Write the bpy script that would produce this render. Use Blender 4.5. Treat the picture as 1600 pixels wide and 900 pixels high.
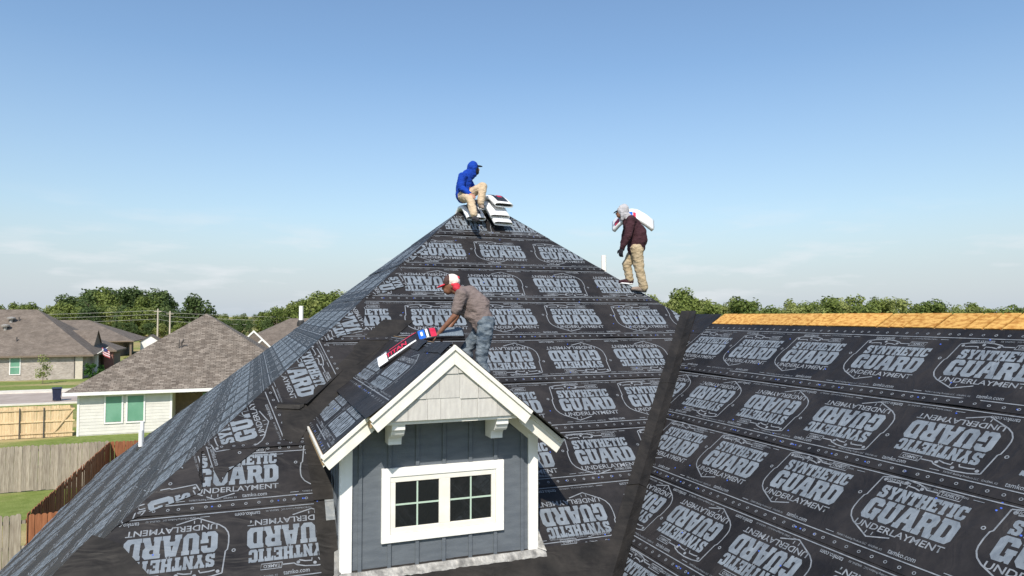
import bpy, bmesh, math, random
from mathutils import Vector, Matrix, noise
R_ = math.radians
random.seed(7)
for o in list(bpy.data.objects): bpy.data.objects.remove(o)
scn = bpy.context.scene
COL = scn.collection
# ------------------------------------------------------------------ camera, sky, sun, exposure
H = 7.2                                   # drone height above the ground; camera stands at x = y = 0
cam = bpy.data.cameras.new('camera'); camo = bpy.data.objects.new('camera', cam); COL.objects.link(camo)
cam.sensor_width = 36; cam.lens = 24; cam.clip_start = .05; cam.clip_end = 6000
camo.location = (0, 0, H); camo.rotation_euler = (R_(90) + math.atan(42/1067), 0, -R_(20.6))
scn.camera = camo
SUN_TO = Vector((-.42, -.85, .95)).normalized()      # towards the sun
SUN_EL = math.asin(SUN_TO.z); SUN_AZ = math.atan2(SUN_TO.x, SUN_TO.y)
world = bpy.data.worlds.new('World'); scn.world = world; world.use_nodes = True
wn = world.node_tree.nodes; wl = world.node_tree.links; wn.clear()
sky = wn.new('ShaderNodeTexSky'); sky.sky_type = 'NISHITA'; sky.sun_disc = False
sky.sun_elevation = SUN_EL; sky.sun_rotation = SUN_AZ; sky.altitude = 300
sky.air_density = 1.4; sky.dust_density = 1.0; sky.ozone_density = 5.0
bg = wn.new('ShaderNodeBackground'); bg.inputs[1].default_value = .128
out = wn.new('ShaderNodeOutputWorld')
# thin low clouds near the horizon, all the way round
tc = wn.new('ShaderNodeTexCoord'); mp = wn.new('ShaderNodeMapping'); mp.inputs['Scale'].default_value = (3.4, 3.4, 17); mp.inputs['Location'].default_value = (1.3, .4, 0)
nz = wn.new('ShaderNodeTexNoise'); nz.inputs['Scale'].default_value = 2.1; nz.inputs['Detail'].default_value = 7; nz.inputs['Roughness'].default_value = .55
rp = wn.new('ShaderNodeValToRGB'); rp.color_ramp.elements[0].position = .51; rp.color_ramp.elements[1].position = .72
sp = wn.new('ShaderNodeSeparateXYZ')
band = wn.new('ShaderNodeValToRGB'); be = band.color_ramp.elements
be[0].position = .0; be[0].color = (.25,)*3+(1,); be[1].position = .16; be[1].color = (0, 0, 0, 1)
e = be.new(.045); e.color = (.75,)*3+(1,); e = be.new(.085); e.color = (.55,)*3+(1,)
mul = wn.new('ShaderNodeMath'); mul.operation = 'MULTIPLY'
mix = wn.new('ShaderNodeMixRGB'); mix.inputs[2].default_value = (5.6, 5.75, 6.0, 1)
hz = wn.new('ShaderNodeValToRGB'); he = hz.color_ramp.elements; he[0].position = 0; he[0].color = (.85,)*3+(1,); he[1].position = .34; he[1].color = (0, 0, 0, 1)
e = he.new(.06); e.color = (.68,)*3+(1,); e = he.new(.14); e.color = (.24,)*3+(1,)
hmix = wn.new('ShaderNodeMixRGB'); hmix.inputs[2].default_value = (3.55, 4.1, 4.8, 1)
wl.new(tc.outputs['Generated'], mp.inputs[0]); wl.new(mp.outputs[0], nz.inputs['Vector']); wl.new(nz.outputs[0], rp.inputs[0])
wl.new(tc.outputs['Generated'], sp.inputs[0]); wl.new(sp.outputs['Z'], band.inputs[0])
wl.new(rp.outputs[0], mul.inputs[0]); wl.new(band.outputs[0], mul.inputs[1])
wl.new(sp.outputs['Z'], hz.inputs[0]); wl.new(hz.outputs[0], hmix.inputs[0]); wl.new(sky.outputs[0], hmix.inputs[1])
wl.new(mul.outputs[0], mix.inputs[0]); wl.new(hmix.outputs[0], mix.inputs[1])
wl.new(mix.outputs[0], bg.inputs[0]); wl.new(bg.outputs[0], out.inputs[0])
sl = bpy.data.lights.new('sun', 'SUN'); sl.energy = 4.4; sl.angle = R_(.53); sl.color = (1, .93, .825)
so = bpy.data.objects.new('sun', sl); COL.objects.link(so); so.location = (-20, -40, 60)
so.rotation_euler = (-SUN_TO).to_track_quat('-Z', 'Y').to_euler()
scn.view_settings.view_transform = 'Standard'; scn.view_settings.look = 'None'
scn.view_settings.exposure = 0.28; scn.view_settings.gamma = 1
scn.render.engine = 'CYCLES'

# ------------------------------------------------------------------ materials
def mat(name, col, rough=.8, col2=None, scale=5, detail=6, bump=0, bscale=40, spec=.5, stretch=(1, 1, 1), coord='pos', lo=.35, hi=.65, metal=0, rnd=0, bdist=.01):
    m = bpy.data.materials.new(name); m.use_nodes = True
    n = m.node_tree.nodes; l = m.node_tree.links; b = n['Principled BSDF']
    b.inputs['Roughness'].default_value = rough; b.inputs['Specular IOR Level'].default_value = spec; b.inputs['Metallic'].default_value = metal
    b.inputs['Base Color'].default_value = (*col, 1)
    src = None
    if col2 or bump:
        if coord == 'pos': g = n.new('ShaderNodeNewGeometry'); src = g.outputs['Position']
        elif coord == 'uv': g = n.new('ShaderNodeTexCoord'); src = g.outputs['UV']
        else: g = n.new('ShaderNodeTexCoord'); src = g.outputs['Object']
        mpn = n.new('ShaderNodeMapping'); mpn.inputs['Scale'].default_value = stretch; l.new(src, mpn.inputs[0]); src = mpn.outputs[0]
    colout = None
    if col2:
        t = n.new('ShaderNodeTexNoise'); t.inputs['Scale'].default_value = scale; t.inputs['Detail'].default_value = detail
        l.new(src, t.inputs['Vector'])
        r = n.new('ShaderNodeValToRGB'); r.color_ramp.elements[0].position = lo; r.color_ramp.elements[1].position = hi
        r.color_ramp.elements[0].color = (*col, 1); r.color_ramp.elements[1].color = (*col2, 1)
        l.new(t.outputs[0], r.inputs[0]); colout = r.outputs[0]
    if rnd:
        oi = n.new('ShaderNodeObjectInfo'); hs = n.new('ShaderNodeHueSaturation')
        mr = n.new('ShaderNodeMapRange'); mr.inputs[3].default_value = 1-rnd; mr.inputs[4].default_value = 1+rnd
        l.new(oi.outputs['Random'], mr.inputs[0]); l.new(mr.outputs[0], hs.inputs['Value'])
        if colout: l.new(colout, hs.inputs['Color'])
        else: hs.inputs['Color'].default_value = (*col, 1)
        colout = hs.outputs[0]
    if colout: l.new(colout, b.inputs['Base Color'])
    if bump:
        t2 = n.new('ShaderNodeTexNoise'); t2.inputs['Scale'].default_value = bscale; t2.inputs['Detail'].default_value = 5
        l.new(src, t2.inputs['Vector']); bp = n.new('ShaderNodeBump'); bp.inputs['Strength'].default_value = bump; bp.inputs['Distance'].default_value = bdist
        l.new(t2.outputs[0], bp.inputs['Height']); l.new(bp.outputs[0], b.inputs['Normal'])
    return m

def membrane(name, c1, c2, rough, mott, lo=.35, hi=.7):
    """woven synthetic roofing sheet: soft long creases in relief, fine weave, dusty patches"""
    m = bpy.data.materials.new(name); m.use_nodes = True
    n = m.node_tree.nodes; l = m.node_tree.links; b = n['Principled BSDF']
    g = n.new('ShaderNodeNewGeometry')
    b.inputs['Specular IOR Level'].default_value = .24
    t = n.new('ShaderNodeTexNoise'); t.inputs['Scale'].default_value = mott; t.inputs['Detail'].default_value = 8; t.inputs['Roughness'].default_value = .65
    l.new(g.outputs['Position'], t.inputs['Vector'])
    r = n.new('ShaderNodeValToRGB'); r.color_ramp.elements[0].position = lo; r.color_ramp.elements[1].position = hi
    r.color_ramp.elements[0].color = (*c1, 1); r.color_ramp.elements[1].color = (*c2, 1)
    l.new(t.outputs[0], r.inputs[0]); l.new(r.outputs[0], b.inputs['Base Color'])
    rr = n.new('ShaderNodeMapRange'); rr.inputs[3].default_value = rough-.08; rr.inputs[4].default_value = rough+.12
    l.new(t.outputs[0], rr.inputs[0]); l.new(rr.outputs[0], b.inputs['Roughness'])
    mp1 = n.new('ShaderNodeMapping'); mp1.inputs['Rotation'].default_value = (.3, .2, .55); mp1.inputs['Scale'].default_value = (1.3, 3.0, 2.4)
    l.new(g.outputs['Position'], mp1.inputs[0])
    w1 = n.new('ShaderNodeTexNoise'); w1.inputs['Scale'].default_value = 1.5; w1.inputs['Detail'].default_value = 2.5; w1.inputs['Distortion'].default_value = 1.1
    l.new(mp1.outputs[0], w1.inputs['Vector'])
    mp2 = n.new('ShaderNodeMapping'); mp2.inputs['Rotation'].default_value = (.1, -.4, -.35); mp2.inputs['Scale'].default_value = (1.6, 4.5, 3.4)
    l.new(g.outputs['Position'], mp2.inputs[0])
    w2 = n.new('ShaderNodeTexNoise'); w2.noise_type = 'RIDGED_MULTIFRACTAL' if hasattr(w2, 'noise_type') else 'FBM'
    w2.inputs['Scale'].default_value = 1.1; w2.inputs['Detail'].default_value = 2
    l.new(mp2.outputs[0], w2.inputs['Vector'])
    b1 = n.new('ShaderNodeBump'); b1.inputs['Strength'].default_value = .6; b1.inputs['Distance'].default_value = .045
    b2 = n.new('ShaderNodeBump'); b2.inputs['Strength'].default_value = .28; b2.inputs['Distance'].default_value = .008
    l.new(w1.outputs[0], b1.inputs['Height']); l.new(w2.outputs[0], b2.inputs['Height'])
    l.new(b1.outputs[0], b2.inputs['Normal']); l.new(b2.outputs[0], b.inputs['Normal'])
    return m

def coursed(name, c1, c2, mortar, bw, bh, ms, rough=.9, bump=.3, off=.5, noise_amt=.35, mscale=.6):
    """courses of shingles / bricks seen from afar, on the uv laid out in metres"""
    m = bpy.data.materials.new(name); m.use_nodes = True
    n = m.node_tree.nodes; l = m.node_tree.links; b = n['Principled BSDF']; b.inputs['Roughness'].default_value = rough
    b.inputs['Specular IOR Level'].default_value = .25
    t = n.new('ShaderNodeTexCoord'); k = n.new('ShaderNodeTexBrick'); k.offset = off
    k.inputs['Scale'].default_value = 1; k.inputs['Brick Width'].default_value = bw; k.inputs['Row Height'].default_value = bh; k.inputs['Mortar Size'].default_value = ms
    k.inputs['Color1'].default_value = (*c1, 1); k.inputs['Color2'].default_value = (*c2, 1); k.inputs['Mortar'].default_value = (*mortar, 1)
    k.inputs['Mortar Smooth'].default_value = .3
    l.new(t.outputs['UV'], k.inputs['Vector'])
    nn = n.new('ShaderNodeTexNoise'); nn.inputs['Scale'].default_value = mscale; nn.inputs['Detail'].default_value = 9; nn.inputs['Roughness'].default_value = .7
    l.new(t.outputs['UV'], nn.inputs['Vector'])
    mr = n.new('ShaderNodeMapRange'); mr.inputs[1].default_value = .3; mr.inputs[2].default_value = .7; mr.inputs[3].default_value = 1-noise_amt; mr.inputs[4].default_value = 1+noise_amt
    hs = n.new('ShaderNodeHueSaturation'); l.new(nn.outputs[0], mr.inputs[0]); l.new(mr.outputs[0], hs.inputs['Value']); l.new(k.outputs['Color'], hs.inputs['Color'])
    l.new(hs.outputs[0], b.inputs['Base Color'])
    bp = n.new('ShaderNodeBump'); bp.inputs['Strength'].default_value = bump; bp.inputs['Distance'].default_value = .02; bp.invert = True
    l.new(k.outputs['Fac'], bp.inputs['Height']); l.new(bp.outputs[0], b.inputs['Normal'])
    return m

M = {}
M['sheet'] = membrane('underlayment', (.012, .0112, .0118), (.034, .0305, .030), .50, 1.6)
M['felt'] = membrane('plain_felt', (.012, .011, .010), (.030, .0265, .0235), .58, 3.0)
M['print'] = membrane('white_print', (.115, .135, .158), (.205, .236, .270), .52, 5, .25, .66)
M['line'] = membrane('thin_print', (.12, .135, .155), (.235, .255, .28), .5, 9, .25, .62)
M['deck'] = mat('deck', (.30, .20, .10), .85, (.38, .26, .13), 6)
M['osb'] = mat('osb', (.40, .175, .03), .75, (.66, .375, .10), 17, 6, .5, 40, stretch=(1.9, .8, 1.2), rnd=.09, lo=.36, hi=.60)
M['trim'] = mat('cream_trim', (.80, .775, .70), .55, (.74, .71, .63), 7, 6, .1, 60)
M['trimwhite'] = mat('white_trim', (.84, .83, .80), .5, (.78, .77, .73), 9, 6, .08, 60)
M['wood'] = mat('raw_edge', (.62, .44, .26), .8, (.5, .33, .18), 20, stretch=(6, 1, 6))
M['wall'] = mat('blue_grey_paint', (.098, .113, .132), .62, (.126, .143, .163), 4, 8, .35, 28, stretch=(1, 1, 4))
M['gable'] = mat('pale_shingle_paint', (.55, .53, .49), .7, (.47, .45, .42), 5, 8, .35, 25, stretch=(5, 5, 1), rnd=.05)
M['flash'] = mat('flashing_metal', (.17, .165, .155), .55, (.40, .39, .365), 8, 8, .8, 16, metal=.2, bdist=.02)
M['flashgrey'] = mat('step_flashing', (.26, .29, .31), .42, (.40, .41, .40), 11, 6, .3, 20, metal=.5)
M['glass'] = mat('dark_glass', (.006, .008, .008), .03, spec=.9)
M['muntin'] = mat('muntin_pale_green', (.44, .56, .46), .5)
M['pvc'] = mat('pvc', (.84, .84, .82), .35, (.78, .78, .76), 12)
M['blue_cap'] = mat('blue_cap', (.03, .08, .42), .4, (.08, .16, .6), 30)
M['roofA'] = coursed('weathered_shingles', (.126, .103, .083), (.246, .211, .176), (.080, .066, .054), .34, .150, .016, .95, .5, .37, .38, 1.6)
M['roofB'] = coursed('brown_shingles', (.142, .116, .095), (.188, .157, .131), (.110, .091, .075), .32, .145, .012, .95, .3, .37, .28, .8)
M['brick'] = coursed('pale_brick', (.30, .25, .215), (.44, .385, .34), (.42, .39, .36), .22, .075, .01, .92, .3, .5, .25, .9)
M['redbrick'] = coursed('red_brick', (.20, .065, .05), (.28, .10, .075), (.3, .25, .22), .22, .075, .01)
M['siding'] = mat('siding', (.66, .64, .59), .65, (.60, .58, .54), 3, 6, .1, 30, rnd=.03)
M['white'] = mat('white_paint', (.80, .79, .76), .55, (.74, .73, .70), 5)
M['greenglass'] = mat('green_window_screen', (.12, .29, .195), .3, (.17, .35, .25), 1.3, spec=.6)
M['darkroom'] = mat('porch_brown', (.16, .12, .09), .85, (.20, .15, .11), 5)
M['vent'] = mat('vent_metal', (.09, .08, .075), .5)
M['ventpale'] = mat('vent_pale', (.30, .28, .26), .45, (.36, .34, .31), 9)
M['picketnew'] = mat('new_pine', (.56, .40, .22), .8, (.68, .52, .32), 4, 8, .2, 30, stretch=(6, 6, .7), rnd=.12)
M['picketgrey'] = mat('weathered_wood', (.24, .20, .155), .9, (.37, .325, .26), 5, 9, .4, 30, stretch=(7, 7, .6), rnd=.2)
M['picketred'] = mat('stained_cedar', (.20, .068, .026), .75, (.30, .115, .05), 4, 8, .25, 30, stretch=(6, 6, .6), rnd=.15)
M['post'] = mat('galvanised_post', (.12, .12, .12), .5, metal=.5)
M['asphalt'] = mat('road_concrete', (.32, .265, .225), .9, (.40, .34, .295), .9, 8, .1, 40)
M['kerb'] = mat('kerb_concrete', (.66, .62, .55), .9, (.58, .54, .48), 2)
M['bark'] = mat('bark', (.10, .075, .055), .95, (.16, .125, .095), 8, bump=.6, bscale=30)
M['pole'] = mat('pole_wood', (.42, .37, .31), .9, (.5, .45, .38), 4)
M['wire'] = mat('wire', (.30, .30, .28), .5)
M['bin'] = mat('navy_plastic', (.012, .016, .045), .45, (.02, .026, .06), 5)
M['bingreen'] = mat('green_plastic', (.02, .13, .06), .45, (.03, .17, .08), 5)
M['rubber'] = mat('rubber', (.02, .02, .02), .7)
M['skin'] = mat('skin', (.17, .075, .042), .55, (.22, .10, .06), 14)
M['skinlight'] = mat('skin_light', (.42, .19, .13), .55, (.48, .23, .16), 14)
def cloth(name, a, b, rough=.9, s=9): return mat(name, a, rough, b, s, 6, .9, 16, coord='obj', stretch=(1, 1, 1.7), bdist=.02, spec=.2)
M['greyshirt'] = cloth('taupe_tee', (.155, .122, .114), (.20, .160, .150))
M['jeans'] = cloth('faded_jeans', (.045, .066, .092), (.19, .225, .255), s=9)
M['bluehood'] = cloth('royal_blue_hoodie', (.006, .035, .27), (.010, .055, .37))
M['khaki'] = cloth('khaki_trousers', (.47, .36, .245), (.56, .44, .31))
M['khakidark'] = cloth('olive_khaki_trousers', (.33, .255, .155), (.45, .36, .24), s=6)
M['maroon'] = cloth('maroon_hoodie', (.036, .014, .019), (.065, .028, .036), s=5)
M['greyhood'] = cloth('pale_grey_hood', (.36, .35, .37), (.44, .43, .45))
M['black'] = cloth('black_cloth', (.012, .012, .014), (.022, .022, .025))
M['redcap'] = cloth('red_cap', (.55, .035, .055), (.62, .06, .085))
M['whitecap'] = cloth('white_mesh', (.70, .62, .56), (.76, .68, .62))
M['browncap'] = cloth('brown_panel', (.075, .045, .04), (.10, .06, .055))
M['glove'] = cloth('dark_glove', (.016, .015, .022), (.03, .028, .036))
M['shoe'] = cloth('tan_shoe', (.20, .155, .125), (.30, .24, .20))
M['shoedark'] = cloth('dark_shoe', (.025, .025, .03), (.05, .045, .05))
M['wrap'] = mat('white_plastic_wrap', (.80, .80, .81), .3, (.72, .72, .73), 9, 6, .35, 22, coord='obj', spec=.6)
M['wrapblack'] = mat('black_print', (.014, .013, .016), .35, (.03, .028, .03), 9)
M['wrapred'] = mat('red_print', (.50, .012, .045), .4, (.56, .03, .07), 12)
M['wrapblue'] = mat('blue_print', (.012, .10, .48), .4, (.02, .14, .55), 12)
M['shinglecore'] = mat('asphalt_shingle', (.016, .016, .018), .95, (.05, .05, .055), 60, bump=.8, bscale=80, coord='obj')
M['shinglegrey'] = mat('grey_blue_shingle', (.10, .135, .175), .85, (.17, .21, .25), 50, coord='obj')
M['flagred'] = mat('flag_red', (.38, .05, .06), .8); M['flagwhite'] = mat('flag_white', (.62, .58, .60), .8); M['flagblue'] = mat('flag_blue', (.03, .04, .14), .8)

def leafmat(name, c1, c2, hue=.02):
    m = bpy.data.materials.new(name); m.use_nodes = True
    n = m.node_tree.nodes; l = m.node_tree.links; b = n['Principled BSDF']; b.inputs['Roughness'].default_value = .65; b.inputs['Specular IOR Level'].default_value = .25
    oi = n.new('ShaderNodeObjectInfo'); g = n.new('ShaderNodeNewGeometry')
    r = n.new('ShaderNodeValToRGB'); r.color_ramp.elements[0].color = (*c1, 1); r.color_ramp.elements[1].color = (*c2, 1)
    ad = n.new('ShaderNodeMath'); ad.operation = 'ADD'; m1 = n.new('ShaderNodeMath'); m1.operation = 'MULTIPLY'; m1.inputs[1].default_value = .55
    m2 = n.new('ShaderNodeMath'); m2.operation = 'MULTIPLY'; m2.inputs[1].default_value = .45
    l.new(oi.outputs['Random'], m1.inputs[0]); l.new(g.outputs['Random Per Island'], m2.inputs[0]); l.new(m1.outputs[0], ad.inputs[0]); l.new(m2.outputs[0], ad.inputs[1])
    l.new(ad.outputs[0], r.inputs[0]); l.new(r.outputs[0], b.inputs['Base Color'])
    tr = n.new('ShaderNodeBsdfTranslucent'); l.new(r.outputs[0], tr.inputs[0]); mx = n.new('ShaderNodeMixShader'); mx.inputs[0].default_value = .28
    l.new(b.outputs[0], mx.inputs[1]); l.new(tr.outputs[0], mx.inputs[2]); l.new(mx.outputs[0], n['Material Output'].inputs[0])
    return m
M['leaf'] = leafmat('leaf', (.085, .125, .028), (.210, .255, .065))
M['leafdark'] = leafmat('leaf_dark', (.050, .085, .028), (.110, .155, .050))
M['leafpale'] = leafmat('leaf_pale', (.16, .20, .055), (.30, .33, .11))
M['shrub'] = leafmat('shrub_leaf', (.03, .085, .015), (.075, .16, .03))

# ground: mown lawn, worn dry patches, hay-coloured fields far off
gm = bpy.data.materials.new('grass_ground'); gm.use_nodes = True
n = gm.node_tree.nodes; l = gm.node_tree.links; b = n['Principled BSDF']; b.inputs['Roughness'].default_value = .95; b.inputs['Specular IOR Level'].default_value = .1
g = n.new('ShaderNodeNewGeometry')
def tn(s, d=6, st=(1, 1, 1)):
    mpn = n.new('ShaderNodeMapping'); mpn.inputs['Scale'].default_value = st; l.new(g.outputs['Position'], mpn.inputs[0])
    t = n.new('ShaderNodeTexNoise'); t.inputs['Scale'].default_value = s; t.inputs['Detail'].default_value = d; l.new(mpn.outputs[0], t.inputs['Vector']); return t.outputs[0]
def ramp(src, p0, c0, p1, c1):
    r = n.new('ShaderNodeValToRGB'); r.color_ramp.elements[0].position = p0; r.color_ramp.elements[1].position = p1
    r.color_ramp.elements[0].color = (*c0, 1); r.color_ramp.elements[1].color = (*c1, 1); l.new(src, r.inputs[0]); return r.outputs[0]
green = ramp(tn(2.5, 9), .3, (.125, .170, .038), .7, (.205, .245, .075))
dry = ramp(tn(3.5, 8), .3, (.32, .26, .125), .7, (.42, .35, .18))
patch = ramp(tn(.16, 7, (.6, 1.6, 1)), .49, (0, 0, 0), .64, (1, 1, 1))
mx1 = n.new('ShaderNodeMixRGB'); l.new(patch, mx1.inputs[0]); l.new(green, mx1.inputs[1]); l.new(dry, mx1.inputs[2])
sep = n.new('ShaderNodeSeparateXYZ'); l.new(g.outputs['Position'], sep.inputs[0])
mr = n.new('ShaderNodeMapRange'); mr.inputs[1].default_value = 120; mr.inputs[2].default_value = 150; l.new(sep.outputs['Y'], mr.inputs[0])
field = ramp(tn(.05, 6, (.3, 1.5, 1)), .4, (.36, .28, .13), .6, (.19, .22, .06))
mx2 = n.new('ShaderNodeMixRGB'); l.new(mr.outputs[0], mx2.inputs[0]); l.new(mx1.outputs[0], mx2.inputs[1]); l.new(field, mx2.inputs[2])
l.new(mx2.outputs[0], b.inputs['Base Color'])
bp = n.new('ShaderNodeBump'); bp.inputs['Strength'].default_value = .6; bp.inputs['Distance'].default_value = .05; l.new(tn(14, 6), bp.inputs['Height']); l.new(bp.outputs[0], b.inputs['Normal'])
M['ground'] = gm

# ------------------------------------------------------------------ helpers
def tag(o, label=None, cat=None, group=None, kind=None):
    if label: o['label'] = label
    if cat: o['category'] = cat
    if group: o['group'] = group
    if kind: o['kind'] = kind
    return o
def empty(name, loc, label=None, cat=None, group=None, rz=0):
    o = bpy.data.objects.new(name, None); COL.objects.link(o); o.location = loc; o.rotation_euler = (0, 0, rz); o.empty_display_size = .2
    return tag(o, label, cat, group)
def offset(p):
    v = Vector((0, 0, 0))
    while p is not None: v = v + Vector(p.location); p = p.parent
    return v
def link(name, me, m, parent=None, loc=None):
    o = bpy.data.objects.new(name, me); COL.objects.link(o)
    if m and not me.materials: me.materials.append(m)
    o.parent = parent
    if loc is not None: o.location = loc
    return o
class MB:
    def __init__(s): s.v = []; s.f = []
    def poly(s, pts):
        pts = list(pts); k = len(s.v); s.v += [tuple(p) for p in pts]; s.f.append(tuple(range(k, k+len(pts)))); return s
    def box(s, x0, x1, y0, y1, z0, z1):
        k = len(s.v); s.v += [(x, y, z) for z in (z0, z1) for x, y in ((x0, y0), (x1, y0), (x1, y1), (x0, y1))]
        s.f += [tuple(k+i for i in q) for q in ((0, 3, 2, 1), (4, 5, 6, 7), (0, 1, 5, 4), (1, 2, 6, 5), (2, 3, 7, 6), (3, 0, 4, 7))]; return s
    def extr(s, pts, vec):
        vec = Vector(vec); a = [Vector(p) for p in pts]; n_ = len(a); k = len(s.v)
        nrm = sum((a[i].cross(a[(i+1) % n_]) for i in range(n_)), Vector())
        if nrm.dot(vec) > 0: a.reverse()
        s.v += [tuple(p) for p in a]+[tuple(p+vec) for p in a]
        s.f.append(tuple(range(k, k+n_))); s.f.append(tuple(range(k+2*n_-1, k+n_-1, -1)))
        for i in range(n_): j = (i+1) % n_; s.f.append((k+i, k+n_+i, k+n_+j, k+j))
        return s
    def tube(s, pts, rad, seg=8, cap=True):
        pts = [Vector(p) for p in pts]; rings = []
        for i, p in enumerate(pts):
            d = (pts[min(i+1, len(pts)-1)]-pts[max(i-1, 0)]).normalized(); q = d.to_track_quat('Z', 'Y')
            r = rad[i] if isinstance(rad, (list, tuple)) else rad; k = len(s.v)
            for j in range(seg):
                a = 2*math.pi*j/seg; s.v.append(tuple(p+q @ Vector((math.cos(a)*r, math.sin(a)*r, 0))))
            rings.append(k)
        for a, b_ in zip(rings, rings[1:]):
            for j in range(seg): s.f.append((a+j, a+(j+1) % seg, b_+(j+1) % seg, b_+j))
        if cap: s.f.append(tuple(rings[0]+j for j in reversed(range(seg)))); s.f.append(tuple(rings[-1]+j for j in range(seg)))
        return s
    def mesh(s, name, off=Vector((0, 0, 0)), smooth=False):
        me = bpy.data.meshes.new(name); me.from_pydata([tuple(Vector(p)-off) for p in s.v], [], s.f); me.update()
        uv = me.uv_layers.new(name='UVMap')
        for p in me.polygons:
            nn = p.normal; ax = Vector((0, 0, 1)).cross(nn)
            ax = Vector((1, 0, 0)) if ax.length < .05 else ax.normalized(); ay = nn.cross(ax)
            for li in p.loop_indices:
                c = me.vertices[me.loops[li].vertex_index].co+off; uv.data[li].uv = (c.dot(ax), c.dot(ay))
            p.use_smooth = smooth
        return me
    def build(s, name, m, parent=None, local=False, smooth=False, bevel=0):
        off = Vector((0, 0, 0)) if local else offset(parent)
        me = s.mesh(name, off, smooth)
        o = link(name, me, m, parent)
        if bevel:
            bv = o.modifiers.new('bevel', 'BEVEL'); bv.width = bevel; bv.segments = 2; bv.limit_method = 'ANGLE'
        return o
def structure(name, mb, m): return tag(mb.build(name, m), kind='structure')

# ------------------------------------------------------------------ the setting
structure('ground', MB().poly([(-1800, -400, 0), (2200, -400, 0), (2200, 2600, 0), (-1800, 2600, 0)]), M['ground'])
structure('road', MB().poly([(-140, 65.2, .004), (160, 65.2, .004), (160, 74.6, .004), (-140, 74.6, .004)]), M['asphalt'])
structure('kerb', MB().box(-140, 160, 74.6, 75.0, 0, .14), M['kerb'])
structure('pavement', MB().box(-140, 160, 76.4, 77.6, 0, .05), M['kerb'])
structure('near_kerb', MB().box(-140, 160, 64.8, 65.2, 0, .13), M['kerb'])

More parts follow.
